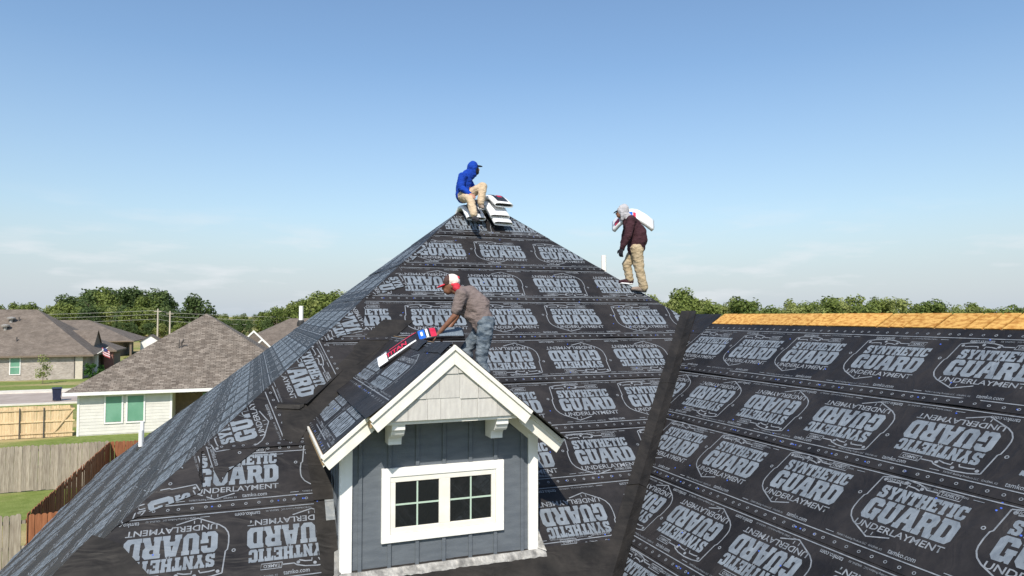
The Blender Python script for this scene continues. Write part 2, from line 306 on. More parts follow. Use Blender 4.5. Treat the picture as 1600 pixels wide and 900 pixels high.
# ------------------------------------------------------------------ lettering
GL = {
 'I': (5, [[(0,0),(5,0),(5,2),(4.2,2),(4.2,8),(5,8),(5,10),(0,10),(0,8),(.8,8),(.8,2),(0,2)]]),
 'T': (8, [[(1.8,0),(6.2,0),(6.2,2),(5.6,2),(5.6,7.6),(6.3,7.6),(6.3,6.4),(8,6.4),(8,10),(0,10),(0,6.4),(1.7,6.4),(1.7,7.6),(2.4,7.6),(2.4,2),(1.8,2)]]),
 'H': (9, [[(0,0),(4,0),(4,2),(3.6,2),(3.6,4),(5.4,4),(5.4,2),(5,2),(5,0),(9,0),(9,2),(8.5,2),(8.5,8),(9,8),(9,10),(5,10),(5,8),(5.4,8),(5.4,6.2),(3.6,6.2),(3.6,8),(4,8),(4,10),(0,10),(0,8),(.5,8),(.5,2),(0,2)]]),
 'E': (8, [[(0,0),(8,0),(8,3.6),(6.4,3.6),(6.4,2.2),(3.7,2.2),(3.7,4.1),(5.6,4.1),(5.6,6),(3.7,6),(3.7,7.8),(6.4,7.8),(6.4,6.6),(8,6.6),(8,10),(0,10),(0,8),(.6,8),(.6,2),(0,2)]]),
 'N': (9, [[(0,0),(3.8,0),(3.8,2),(3.2,2),(3.2,5.2),(6.0,0),(8.5,0),(8.5,8),(9,8),(9,10),(5.4,10),(5.4,8),(5.9,8),(5.9,5),(3.2,10),(0,10),(0,8),(.6,8),(.6,2),(0,2)]]),
 'Y': (9, [[(2.4,0),(6.6,0),(6.6,2),(6.1,2),(6.1,4),(8.4,8),(9,8),(9,10),(5.2,10),(5.2,8),(5.6,8),(4.6,6),(3.5,8),(4,8),(4,10),(0,10),(0,8),(.6,8),(2.9,4),(2.9,2),(2.4,2)]]),
 'S': (8, [[(0,0),(1.6,0),(2,.6),(3,0),(6.5,0),(8,1.5),(8,4.4),(6.8,5.6),(3.3,6.7),(3.3,7.8),(4.6,7.8),(5,6.6),(7.5,6.6),(7.5,10),(6.2,10),(5.8,9.5),(5,10),(1.6,10),(.2,8.6),(.2,6),(1.4,4.8),(4.8,3.7),(4.8,2.2),(3.4,2.2),(2.8,3.6),(0,3.6)]]),
 'C': (8, [[(1.6,0),(6.4,0),(8,1.6),(8,3.8),(5.2,3.8),(5.2,2.2),(3.3,2.2),(3.3,7.8),(5.2,7.8),(5.2,6.2),(8,6.2),(8,10),(6.6,10),(6.2,9.4),(5.4,10),(1.6,10),(0,8.4),(0,1.6)]]),
 'G': (9, [[(1.6,0),(5.5,0),(6.3,.7),(6.8,0),(8.5,0),(8.5,3.6),(9,3.6),(9,5.4),(4.8,5.4),(4.8,3.6),(5.3,3.6),(5.3,2.2),(3.5,2.2),(3.5,7.8),(5.3,7.8),(5.3,6.6),(8.5,6.6),(8.5,8.6),(7,10),(1.6,10),(0,8.4),(0,1.6)]]),
 'U': (9.2, [[(2.4,0),(6.8,0),(8.7,1.8),(8.7,8),(9.2,8),(9.2,10),(5.2,10),(5.2,8),(5.8,8),(5.8,2.3),(3.8,2.3),(3.8,8),(4.4,8),(4.4,10),(0,10),(0,8),(.5,8),(.5,1.8)]]),
 'A': (10, [[(0,0),(3.6,0),(3.6,2),(3.3,2),(3.5,3),(6.1,3),(6.3,2),(6,2),(6,0),(10,0),(10,2),(9.4,2),(7.6,10),(2.3,10),(.6,2),(0,2)], [(4.1,4.9),(4.8,7.6),(5.5,4.9)]]),
 'R': (9.6, [[(0,0),(4,0),(4,2),(3.6,2),(3.6,4),(4.6,4),(6,0),(9.6,0),(9.6,2),(8.9,2),(7.9,4.6),(8.9,5.6),(8.9,8.6),(7.5,10),(0,10),(0,8),(.5,8),(.5,2),(0,2)], [(3.6,5.9),(3.6,7.8),(5.1,7.8),(5.6,7.3),(5.6,6.4),(5.1,5.9)]]),
 'D': (8.9, [[(0,0),(7.2,0),(8.9,1.7),(8.9,8.3),(7.2,10),(0,10),(0,8),(.5,8),(.5,2),(0,2)], [(3.6,2.2),(3.6,7.8),(4.9,7.8),(5.6,7.1),(5.6,2.9),(4.9,2.2)]]),
}
DG = bpy.context.evaluated_depsgraph_get
def curve_mesh(loops):
    cu = bpy.data.curves.new('tmp', 'CURVE'); cu.dimensions = '2D'; cu.fill_mode = 'BOTH'
    for lp in loops:
        sp_ = cu.splines.new('POLY'); sp_.points.add(len(lp)-1); sp_.use_cyclic_u = True
        for p, q in zip(sp_.points, lp): p.co = (q[0], q[1], 0, 1)
    o = bpy.data.objects.new('tmp', cu); COL.objects.link(o)
    me = bpy.data.meshes.new_from_object(o.evaluated_get(DG())); bpy.data.objects.remove(o); return me
def slab_text(txt, x0, x1, y0, y1, gap=.55):
    tot = sum(GL[c][0] for c in txt)+gap*(len(txt)-1); sx = (x1-x0)/tot; sy = (y1-y0)/10; x = 0; loops = []
    for c in txt:
        for lp in GL[c][1]: loops.append([(x0+(x+p[0])*sx, y0+p[1]*sy) for p in lp])
        x += GL[c][0]+gap
    return curve_mesh(loops)
def font_text(txt, x0, x1, y0, y1, bold=.0):
    cu = bpy.data.curves.new('tmp', 'FONT'); cu.body = txt; cu.fill_mode = 'BOTH'; cu.offset = bold; cu.resolution_u = 2
    o = bpy.data.objects.new('tmp', cu); COL.objects.link(o)
    me = bpy.data.meshes.new_from_object(o.evaluated_get(DG())); bpy.data.objects.remove(o)
    xs = [v.co.x for v in me.vertices]; ys = [v.co.y for v in me.vertices]; a, b_, c, d = min(xs), max(xs), min(ys), max(ys)
    for v in me.vertices: v.co = (x0+(v.co.x-a)/(b_-a)*(x1-x0), y0+(v.co.y-c)/(d-c)*(y1-y0), 0)
    return me
def ribbon(pts, w):
    mb = MB(); P = [Vector((*p, 0)) for p in pts]; L = []
    for i, p in enumerate(P):
        d = (P[min(i+1, len(P)-1)]-P[max(i-1, 0)]).normalized(); q = Vector((-d.y, d.x, 0))*w/2; L.append((p+q, p-q))
    for (a, b_), (c, d) in zip(L, L[1:]): mb.poly([b_, d, c, a])
    return mb.mesh('tmp')
def disc(x, y, r, r2=0, n_=8):
    mb = MB(); o_ = [(x+math.cos(2*math.pi*i/n_)*r, y+math.sin(2*math.pi*i/n_)*r, 0) for i in range(n_)]
    if r2:
        i_ = [(x+math.cos(2*math.pi*i/n_)*r2, y+math.sin(2*math.pi*i/n_)*r2, 0) for i in range(n_)]
        for i in range(n_): j = (i+1) % n_; mb.poly([o_[i], o_[j], i_[j], i_[i]])
    else: mb.poly(o_)
    return mb.mesh('tmp')
def join(meshes, name):
    bm = bmesh.new()
    for me in meshes: bm.from_mesh(me); bpy.data.meshes.remove(me)
    for f in bm.faces:
        if f.normal.z < 0: f.normal_flip()
    me = bpy.data.meshes.new(name); bm.to_mesh(me); bm.free(); return me
def logo_parts():
    fill = join([slab_text('SYNTHETIC', -.45, .45, .112, .272), slab_text('GUARD', -.47, .47, -.172, .094, .35)], 'logo_fill')
    thin = [font_text('UNDERLAYMENT', -.46, .47, -.275, -.200, .012), font_text('TAMKO', .115, .295, .318, .358, .02),
            ribbon([(.095, .304), (.315, .304), (.325, .372), (.105, .372), (.095, .304)], .009),
            ribbon([(-.53, .36), (-.535, .30), (-.555, .10), (-.575, .08), (-.585, 0), (-.585, -.09), (-.575, -.14), (-.54, -.2), (-.48, -.25), (-.25, -.365), (-.03, -.30)], .014),
            ribbon([(-.53, .36), (-.42, .385), (-.28, .395), (-.15, .385), (-.06, .36), (-.03, .335), (.09, .335)], .014),
            ribbon([(-.455, .315), (-.40, .325), (-.31, .328), (-.295, .298)], .014), ribbon([(-.225, .292), (-.222, .326), (-.15, .322), (-.085, .303)], .014),
            ribbon([(-.285, -.335), (-.285, -.295)], .010), ribbon([(-.215, -.335), (-.215, -.295)], .010),
            disc(-.485, .335, .02), disc(-.255, .357, .02), disc(-.075, .33, .02), disc(-.64, .10, .022, .012), disc(.02, .102, .02, .012)]
    return fill, join(thin, 'logo_line')
LOGO_FILL, LOGO_LINE = logo_parts()
def two_mat(a, b_, name, ma, mb_):
    bm = bmesh.new(); bm.from_mesh(a); k = len(bm.faces); bm.from_mesh(b_); bm.faces.ensure_lookup_table()
    for i, f in enumerate(bm.faces): f.material_index = 0 if i < k else 1
    me = bpy.data.meshes.new(name); bm.to_mesh(me); bm.free(); me.materials.append(ma); me.materials.append(mb_); return me
LOGO = two_mat(LOGO_FILL, LOGO_LINE, 'printed_logo', M['print'], M['line'])
# one repeat (1.27 m) of the line, rings and small type printed along a sheet's edge, reading upright above the line
EDGE = join([font_text('tamko.com', .12, .40, .03, .085, .012), font_text('TAMKO Building Products LLC   GALENA, KS', -.46, .06, .022, .052, .0), ribbon([(-.60, .04), (-.50, .04)], .008)]
            + [disc(-.56+.145*i, -.062, .019, .011, 7) for i in range(9)], 'edge_print')

def clip_poly2(poly, halfs):
    """convex clip of a 2d polygon by half planes (a,b,c): a*u+b*v<=c"""
    for a, b_, c in halfs:
        o_ = []
        for i, p in enumerate(poly):
            q = poly[(i+1) % len(poly)]; dp = a*p[0]+b_*p[1]-c; dq = a*q[0]+b_*q[1]-c
            if dp <= 0: o_.append(p)
            if (dp < 0 < dq) or (dq < 0 < dp): t = dp/(dp-dq); o_.append((p[0]+(q[0]-p[0])*t, p[1]+(q[1]-p[1])*t))
        poly = o_
        if not poly: return []
    return poly
def halfs_of(poly):
    ar = sum(poly[i][0]*poly[(i+1) % len(poly)][1]-poly[(i+1) % len(poly)][0]*poly[i][1] for i in range(len(poly)))
    if ar < 0: poly = poly[::-1]
    hs = []
    for i, p in enumerate(poly):
        q = poly[(i+1) % len(poly)]; dx, dy = q[0]-p[0], q[1]-p[1]; L = math.hypot(dx, dy)
        if L > 1e-4: hs.append((dy/L, -dx/L, (dy*p[0]-dx*p[1])/L))
    return hs
def bm_clip(bm, halfs):
    for a, b_, c in halfs:
        bmesh.ops.bisect_plane(bm, geom=bm.verts[:]+bm.edges[:]+bm.faces[:], dist=1e-5, plane_co=(a*c, b_*c, 0), plane_no=(a, b_, 0), clear_outer=True)
        if not bm.faces: return

# ------------------------------------------------------------------ the house being roofed
S = 10/12; CS = 1/math.sqrt(1+S*S)
class Plane:
    """a roof plane: u runs along the courses (reading direction), v up the slope, h off the surface"""
    def __init__(s, o, u): s.o = Vector(o); s.u = Vector(u); z = Vector((0, 0, 1)); hd = z.cross(s.u); s.v = (hd*CS+z*S*CS); s.n = s.u.cross(s.v)
    def __call__(s, u, v, h=0): return s.o+s.u*u+s.v*v+s.n*h
FRONT = Plane((0, 0, H-9.6), (1, 0, 0))                 # u = X, v = Y/CS
WING = Plane((0, 0, H-S*8.1), (0, -1, 0))               # u = -Y, v = X/CS
LEFT = Plane((0, 0, H-1.184), (0, -1, 0))
DLEFT = Plane((0, 0, H-.34-S*2.11), (0, -1, 0))         # dormer's left slope
DRIGHT = Plane((0, 0, H-.34+S*2.11), (0, 1, 0))         # u = Y, v = -X/CS
house = empty('house', (2, 12, 0), 'large house under construction with steep roof covered in black printed underlayment and a gabled dormer', 'house')
EZ = H-4.85                                              # eave height
PL, PR = Vector((4.1, 14.2, H+2.233)), Vector((5.2, 14.2, H+2.233))
# deck: the sheathed roof shape under the sheets
dk = MB(); d0 = -.02
def dz(p): return (p[0], p[1], p[2]-.02)
exl = -4.4; fy = 5.7; wx = 2.28
valT = Vector((8.1, 11.52, H)); valB = Vector((wx, 5.7, EZ))
bl = Vector((exl, 25.8, EZ)); flc = Vector((exl, 5.7, EZ))
bx = Vector((13.9, 25.8, EZ))
dk.poly(map(dz, [flc, valB, valT, Vector((7.88, 11.52, H)), PR, PL]))
dk.poly(map(dz, [bl, flc, PL])); dk.poly(map(dz, [bx, bl, PL, PR]))
east = Vector((13.9, 5.5, EZ)); dk.poly(map(dz, [PR, Vector((7.88, 11.52, H)), valT, Vector((13.92, 11.52, EZ)), bx]))
dk.poly(map(dz, [valB, Vector((wx, -4, EZ)), Vector((8.1, -4, H)), valT]))
dk.poly(map(dz, [Vector((8.1, -4, H)), Vector((13.92, -4, EZ)), Vector((13.92, 11.52, EZ)), valT]))
dk.build('roof_deck', M['deck'], house)
wallm = MB().box(exl+.4, 2.7, 6.1, 25.4, 0, EZ-.02).build('wall', M['brick'], house)
MB().box(2.7, 13.5, -3.6, 25.4, 0, EZ-.02).build('wall', M['brick'], house)
MB().extr([(2.7, -3.6, EZ-.02), (13.5, -3.6, EZ-.02), (8.1, -3.6, H-.36)], (0, .15, 0)).build('gable_wall', M['siding'], house)
for a in ((exl-.02, exl+.02, 5.7, 25.8), (exl, 2.28, 5.66, 5.70), (2.26, 2.30, -4, 5.7)): MB().box(*a, EZ-.2, EZ-.025).build('fascia', M['trim'], house)

def snoise(x, k): return noise.noise(Vector((x, k*7.31, 1.7)))
SID = [0]
def sheet(plane, poly, v0, v1, hb=.005, ht=.003, lo=None, name='underlayment_sheet', m=None, cell=.22, amp=1.0, parent=house, fold=None):
    """a course of underlayment; its lower edge rides over the course below and lifts here and there"""
    SID[0] += 1; k = SID[0]; halfs = halfs_of(poly)
    us = [p[0] for p in poly]; vs = [p[1] for p in poly]; a, b_, c, d = min(us), max(us), min(vs), max(vs)
    bm = bmesh.new(); nu = max(2, int((b_-a)/cell)); nv = max(3, int((d-c)/.16))
    G_ = [[bm.verts.new((a+(b_-a)*i/nu, c+(d-c)*j/nv, 0)) for i in range(nu+1)] for j in range(nv+1)]
    for j in range(nv):
        for i in range(nu): bm.faces.new((G_[j][i], G_[j][i+1], G_[j+1][i+1], G_[j+1][i]))
    bm_clip(bm, halfs)
    def hf(u, v):
        t = (v1-v)/(v1-v0); e_ = max(0, 1-(v-v0)/.10); e2 = max(0, 1-abs(v-v0-.16)/.14)
        l_ = max(0, snoise(u*1.3, k)*1.0+.12)*e_*.030*amp + max(0, snoise(u*2.1, k+50)-.1)*e2*.012*amp
        return ht+(hb+.006-ht)*t+l_
    if not bm.faces: bm.free(); return None, hf
    bd = [e_ for e_ in bm.edges if e_.is_boundary]
    r = bmesh.ops.extrude_edge_only(bm, edges=bd); nv_ = {v for v in r['geom'] if isinstance(v, bmesh.types.BMVert)}
    off = offset(parent)
    for v in bm.verts:
        u_, v_ = v.co.x, v.co.y; h_ = hf(u_, v_)+.003
        if v in nv_: h_ -= .005
        v.co = plane(u_, v_, h_)-off
    bmesh.ops.recalc_face_normals(bm, faces=bm.faces)
    me = bpy.data.meshes.new(name); bm.to_mesh(me); bm.free()
    for p in me.polygons: p.use_smooth = False
    return link(name, me, m or M['sheet'], parent), hf
def put_print(src, name, plane, hf, par, u, v, inv, poly=None, scale=1.0, mapf=None, rot=0):
    off = offset(par); a = (math.pi if inv else 0)+rot; ca, sa = math.cos(a)*scale, math.sin(a)*scale
    bm = bmesh.new(); bm.from_mesh(src)
    for q in bm.verts: x, y = q.co.x, q.co.y; q.co = (u+x*ca-y*sa, v+x*sa+y*ca, 0)
    if poly: bm_clip(bm, halfs_of(poly))
    if not bm.faces: bm.free(); return None
    for q in bm.verts: q.co = (mapf(q.co.x, q.co.y) if mapf else plane(q.co.x, q.co.y, hf(q.co.x, q.co.y)+.0052))-off
    me = bpy.data.meshes.new(name); bm.to_mesh(me); bm.free()
    for mm in src.materials: me.materials.append(mm)
    return link(name, me, M['line'], par)
EDGEM = EDGE; EDGEM.materials.append(M['line'])
def shrink(poly, d=.012):
    hs = [(a, b_, c-d) for a, b_, c in halfs_of(poly)]; return clip_poly2(poly, hs)
def course(plane, poly, v0, v1, logo_v, us, inv, edges=(1, 1), eoff=0.0, **kw):
    so_, hf = sheet(plane, poly, v0, v1, **kw)
    if so_ is None: return None
    pp = shrink(poly)
    for u in us: put_print(LOGO, 'printed_logo', plane, hf, so_, u, logo_v+random.uniform(-.01, .01), inv, pp, rot=random.uniform(-.008, .008))
    a, b_ = min(p[0] for p in poly), max(p[0] for p in poly)
    # edge prints joined per edge
    for side in (0, 1):
        if not edges[side]: continue
        bm = bmesh.new(); ve = (v0+.115 if side == 0 else v1-.165); flip = side == 1
        u = a-.6+eoff
        while u < b_+.6:
            me2 = bmesh.new(); me2.from_mesh(EDGE)
            for q in me2.verts: q.co = (u+(-q.co.x if flip else q.co.x), ve+(-q.co.y if flip else q.co.y), 0)
            tmp = bpy.data.meshes.new('t'); me2.to_mesh(tmp); me2.free(); bm.from_mesh(tmp); bpy.data.meshes.remove(tmp); u += 1.27
        nseg = int((b_-a)/.2)+1; prev = None
        for i in range(nseg+1):
            uu = a+(b_-a)*i/nseg; q1 = bm.verts.new((uu, ve-.006, 0)); q2 = bm.verts.new((uu, ve+.006, 0))
            if prev: bm.faces.new((prev[0], q1, q2, prev[1]))
            prev = (q1, q2)
        bm_clip(bm, halfs_of(pp)); off = offset(so_)
        if bm.faces:
            for q in bm.verts: q.co = plane(q.co.x, q.co.y, hf(q.co.x, q.co.y)+.0085)-off
            me = bpy.data.meshes.new('printed_edge'); bm.to_mesh(me); me.materials.append(M['line']); link('printed_edge', me, None, so_)
        bm.free()
    # blue plastic nail caps
    cm = MB()
    for i in range(int((b_-a)*3.2)):
        u = random.uniform(a, b_); v = random.choice([v0+.055]*3+[random.uniform(v0+.1, v1-.1)]*3)
        if all(a_*u+c_*v <= d_-.03 for a_, c_, d_ in halfs_of(poly)):
            p0 = plane(u, v, hf(u, v)+.004); cm.tube([p0, p0+plane.n*.004], [.011, .008], 6)
    if cm.v: tag(cm.build('nail_caps', M['blue_cap'], so_), kind='stuff')
    return so_
# --- front slope: eight courses
fl = [(-1, CS, 10.1-.0)]                                   # left hip: X >= Y-10.1
HL = (-1, CS, 10.1); HR = (1, CS, 19.4-.0); VA = (1, -CS, -3.42)
laps = [19.0, 17.60, 16.47, 15.45, 14.40, 13.37, 12.33, 11.39, 10.42]
rows = [(18.03, True, [2.82, 4.12, 5.43]), (16.95, False, [2.15, 3.42, 4.69, 5.99]), (15.92, True, [1.70, 2.95, 4.22, 5.54, 6.88]),
        (14.88, False, [1.66, 2.95, 4.28, 5.57, 6.97, 8.2]), (13.86, True, [3.90, 5.16, 6.43, 7.7]), (12.82, False, [3.70, 4.97, 6.22, 7.5]),
        (11.80, False, [3.55, 4.86, 6.12]), (10.80, True, [4.0, 5.3])]
for i, (lv, inv, us) in enumerate(rows):
    v1, v0 = laps[i]+.06, laps[i+1]-.07
    left = -8 if i < 5 else 2.4
    if i >= 5: left = .62+.0 if False else 2.6
    poly = clip_poly2([(left, v0), (12, v0), (12, v1), (left, v1)], [HL, VA, HR] if v0 > 11.5/CS-.2 else ([HL, VA] if v1 < 11.5/CS else [HL, HR, VA]))
    if i == 4: poly = clip_poly2([(-8, v0), (12, v0), (12, v1), (-8, v1)], [HL, VA])
    course(FRONT, poly, v0, v1, lv, us, inv, eoff=random.uniform(0, 1.2))
# lower courses left of the dormer
lower = [(5, 12.33-.03, 13.43, 12.85, False, []), (6, 11.49-.07, 12.39, 11.94, False, [-.17, 1.15]), (7, 10.35, 11.55, 10.97, True, [-.83, .42]), (8, 9.2, 10.42, 9.8, False, [-1.4, -.1])]
for i, v0, v1, lv, inv, us in lower:
    poly = clip_poly2([(-8, v0), (.86, v0), (.86, v1), (-8, v1)], [HL])
    course(FRONT, poly, v0, v1, lv, us, inv, eoff=.42)
for i, v0, v1 in ((9, 8.3, 9.27), (10, 7.42, 8.37)):
    course(FRONT, clip_poly2([(-8, v0), (7, v0), (7, v1), (-8, v1)], [HL, VA]), v0, v1, (v0+v1)/2, [-2.4, -1.1, .2, 1.5, 2.8], i % 2 == 1)
# --- wing slope: courses run towards the camera
wl_ = [10.27, 9.10, 8.07, 7.04, 6.01, 4.98, 3.95, 2.97]
wrows = [(9.64, False, [10.02, 8.80, 7.62, 6.35, 5.08, 3.8, 2.5]), (8.58, True, [10.1, 8.84, 7.53, 6.25, 4.98, 3.7, 2.4]), (7.57, False, [8.60, 7.36, 6.07, 4.78, 3.5, 2.2]), (6.54, True, [8.3, 7.12, 5.9, 4.6, 3.3]), (5.5, False, [7.3, 6.0, 4.7, 3.4]), (4.47, True, [6.5, 5.2, 3.9]), (3.45, False, [6, 4.7])]
VW = (-1, CS, 3.42)                                       # valley: Y <= X+3.42  ->  -u.. (u=-Y): -(-Y)... kept as -u+... below
for i, (lv, inv, ys) in enumerate(wrows):
    v1, v0 = wl_[i]+(.06 if i else 0), wl_[i+1]-.07
    poly = clip_poly2([(-16, v0), (4, v0), (4, v1), (-16, v1)], [(-1, -CS, 3.42)])
    course(WING, poly, v0, v1, lv, [-y for y in ys], inv, eoff=random.uniform(0, 1.2))
# sheathing left bare along the wing's ridge
cuts = [10.53, 10.13, 9.45, 8.53, 8.19, 7.8, 6.95, 6.76, 6.54, 6.11, 5.72, 5.5, 5.29, 5.0, 4.4, 3.2, 2.0, .8, -.4, -1.6, -2.8, -4]
for a, b_ in zip(cuts, cuts[1:]):
    v1 = 8.115/CS; v0 = 10.285
    g_ = .014; jt = random.uniform(-.004, .004)
    mb = MB(); mb.extr([WING(-a+g_, v0, .012+jt), WING(-b_-g_, v0, .012+jt), WING(-b_-g_+.10, v1, .012+jt), WING(-a+g_+.10, v1, .012+jt)], tuple(-WING.n*.016))
    mb.build('osb_panel', M['osb'], house)
WEAST = Plane((0, 0, H+S*8.1), (0, 1, 0))
for k in range(6):
    y0 = 10.4-2.4*k; mb = MB(); mb.extr([WEAST(y0-2.38, -11.8, .012), WEAST(y0, -11.8, .012), WEAST(y0, -8.115/CS, .012), WEAST(y0-2.38, -8.115/CS, .012)], tuple(-WEAST.n*.016)); mb.build('osb_panel', M['osb'], house)
course(WING, [(-13, 10.22), (-10.5, 10.22), (-10.5, 10.56), (-13, 10.56)] and clip_poly2([(-13, 10.0), (-10.53, 10.0), (-10.50, 10.56), (-13, 10.56)], [(-1, -CS, 3.42)]), 10.0, 11, 20, [], False, edges=(0, 0))
# --- plain felt: valleys, around the dormer, patches
def felt(plane, poly, h, name='felt_strip', amp=.5):
    o_, _ = sheet(plane, poly, min(p[1] for p in poly), max(p[1] for p in poly), hb=h, ht=h, m=M['felt'], name=name, amp=amp); return o_
for k in range(5):
    za, zb = 11.60-(k+1)*1.5+.0, 11.60-k*1.5
    w = .175
    f1 = clip_poly2([(-8, za/CS), (12, za/CS), (12, zb/CS), (-8, zb/CS)], [VA, (-1, CS, 3.42+w*1.2)])
    f2 = clip_poly2([(-16, (za-3.42)/CS), (4, (za-3.42)/CS), (4, (zb-3.42)/CS), (-16, (zb-3.42)/CS)], [(-1, -CS, 3.42), (1, CS, -3.42+w*1.3)])
    felt(FRONT, f1, .020+.0015*(k % 2)); felt(WING, f2, .020+.0015*(k % 2))
for pp in ([(.36, 12.42), (.60, 12.30), (.72, 12.66), (1.20, 13.62), (.95, 13.50), (.36, 12.95)], [(.72, 12.62), (2.11, 14.46), (1.5, 14.20), (.80, 13.3)], [(1.45, 13.70), (2.11, 14.40), (2.55, 14.82), (2.0, 14.85), (1.45, 14.2)]):
    felt(FRONT, pp, .021)
felt(FRONT, [(.74, 10.3), (.935, 10.3), (.935, 11.40), (.70, 11.40)], .020); felt(FRONT, [(.70, 11.42), (.95, 11.42), (.95, 12.75), (.62, 12.5)], .022)
felt(FRONT, [(.55, 9.3), (2.3, 9.3), (2.3, 10.44), (.80, 10.44)], .021); felt(FRONT, [(2.26, 9.3), (4.5, 9.3), (4.5, 10.40), (2.26, 10.44)], .024)
felt(FRONT, [(-1.62, 11.24), (-1.34, 11.10), (-.98, 10.64), (-1.15, 10.2), (-2.3, 10.2)], .028)
felt(DRIGHT, [(7.45, -3.525/CS), (9.72, -3.525/CS), (11.08, -2.12/CS), (7.45, -2.12/CS)], .012, 'dormer_felt')
# --- left slope: sheets that fold over the hip on to the front slope
L0 = Vector((-14.2, 4.1/CS)); F0 = Vector((4.1, 14.2/CS)); dL = Vector((1, -1/CS)).normalized(); dF = Vector((-1, -1/CS)).normalized()
nL = Vector((-dL.y, dL.x)); nL = nL if nL.x > 0 else -nL; nF = Vector((-dF.y, dF.x)); nF = nF if nF.x > 0 else -nF
def l2f(u, v):
    p = Vector((u, v))-L0; q = F0+dF*p.dot(dL)+nF*p.dot(nL); return q.x, q.y, p.dot(nL)
def f2l(X, v):
    p = Vector((X, v))-F0; q = L0+dL*p.dot(dF)+nL*p.dot(nF); return q.x, q.y
def foldmap(h):
    def f(u, v):
        X, vv, d = l2f(u, v)
        if d <= 0: return LEFT(u, v, h if d < -.03 else h)
        lift = h+.016
        return FRONT(X, vv, lift)
    return f
BACK = None
bdir = (25.8-14.2)/(-4.4-4.1)                             # back edge of the left slope in plan
def left_sheet(poly_left, flap, k, lv, us, inv, v0, v1):
    """poly_left in left-slope coordinates (clipped at the hip); flap = outline beyond the hip in front-slope coordinates or None"""
    so_, hf = sheet(LEFT, poly_left, v0, v1, amp=.7)
    off = offset(house)
    a, b_ = min(p[0] for p in poly_left), max(p[0] for p in poly_left)
    clips = [poly_left]
    if flap:
        fl_ = [f2l(*p) for p in flap]
        cx = sum(p[0] for p in flap)/len(flap); cy = sum(p[1] for p in flap)/len(flap)
        hf2 = lambda u, v: .021+.0016*k
        bm = bmesh.new(); vs_ = [bm.verts.new(FRONT(p[0], p[1], .024)-off) for p in flap]
        fc = bm.faces.new(vs_); bmesh.ops.triangulate(bm, faces=[fc]); bmesh.ops.subdivide_edges(bm, edges=bm.edges[:], cuts=2, use_grid_fill=True)
        bd = [e_ for e_ in bm.edges if e_.is_boundary]; r = bmesh.ops.extrude_edge_only(bm, edges=bd)
        for q in r['geom']:
            if isinstance(q, bmesh.types.BMVert): q.co -= FRONT.n*.012
        bmesh.ops.recalc_face_normals(bm, faces=bm.faces)
        me = bpy.data.meshes.new('folded_flap'); bm.to_mesh(me); bm.free(); link('folded_flap', me, M['sheet'], so_)
    fm = foldmap(.0)
    def mp_(u, v):
        X, vv, d = l2f(u, v)
        if d <= 1e-5: return LEFT(u, v, hf(u, v)+.0055)
        return FRONT(X, vv, .0275)
    def stamp(src, name, u, v, inv_):
        for pl in [poly_left]+([fl_] if flap else []):
            put_print_multi(src, name, u, v, inv_, pl, mp_, so_)
    for u in us: stamp(LOGO, 'printed_logo', u, lv, inv)
    u = a-.3
    while u < b_+2.5:
        for side, ve in (((0, v0+.115), (1, v1-.115)) if flap else ()): stamp(EDGELINE, 'printed_edge', u, ve, side == 1)
        u += 1.27
    return so_
def put_print_multi(src, name, u, v, inv, poly, mp_, par):
    off = offset(par); s_ = -1 if inv else 1
    # ear-safe: concave outlines are clipped triangle by triangle
    from mathutils.geometry import tessellate_polygon
    tris = [poly] if is_convex(poly) else [[poly[i] for i in t] for t in tessellate_polygon([[Vector((*p, 0)) for p in poly]])]
    tot = bmesh.new()
    for t in tris:
        bm = bmesh.new(); bm.from_mesh(src)
        for q in bm.verts: q.co = (u+s_*q.co.x, v+s_*q.co.y, 0)
        bm_clip(bm, halfs_of(t))
        if bm.faces:
            tm = bpy.data.meshes.new('t'); bm.to_mesh(tm); tot.from_mesh(tm); bpy.data.meshes.remove(tm)
        bm.free()
    if tot.faces:
        for q in tot.verts: q.co = mp_(q.co.x, q.co.y)-off
        me = bpy.data.meshes.new(name); tot.to_mesh(me)
        for mm in src.materials: me.materials.append(mm)
        link(name, me, M['line'], par)
    tot.free()
def is_convex(p):
    sg = 0
    for i in range(len(p)):
        a, b_, c = p[i], p[(i+1) % len(p)], p[(i+2) % len(p)]; z = (b_[0]-a[0])*(c[1]-b_[1])-(b_[1]-a[1])*(c[0]-b_[0])
        if abs(z) > 1e-7:
            if sg and (z > 0) != (sg > 0): return False
            sg = z
    return True
tmp_e = EDGE.copy(); EDGELINE = join([tmp_e, ribbon([(-.635+.127*i, 0) for i in range(11)], .012)], 'edge_line'); EDGELINE.materials.clear(); EDGELINE.materials.append(M['line'])
def hipF(v): return (v*CS-10.1, v)
HIPL = (1, CS, -10.1)                                     # u <= -(X+10.1)
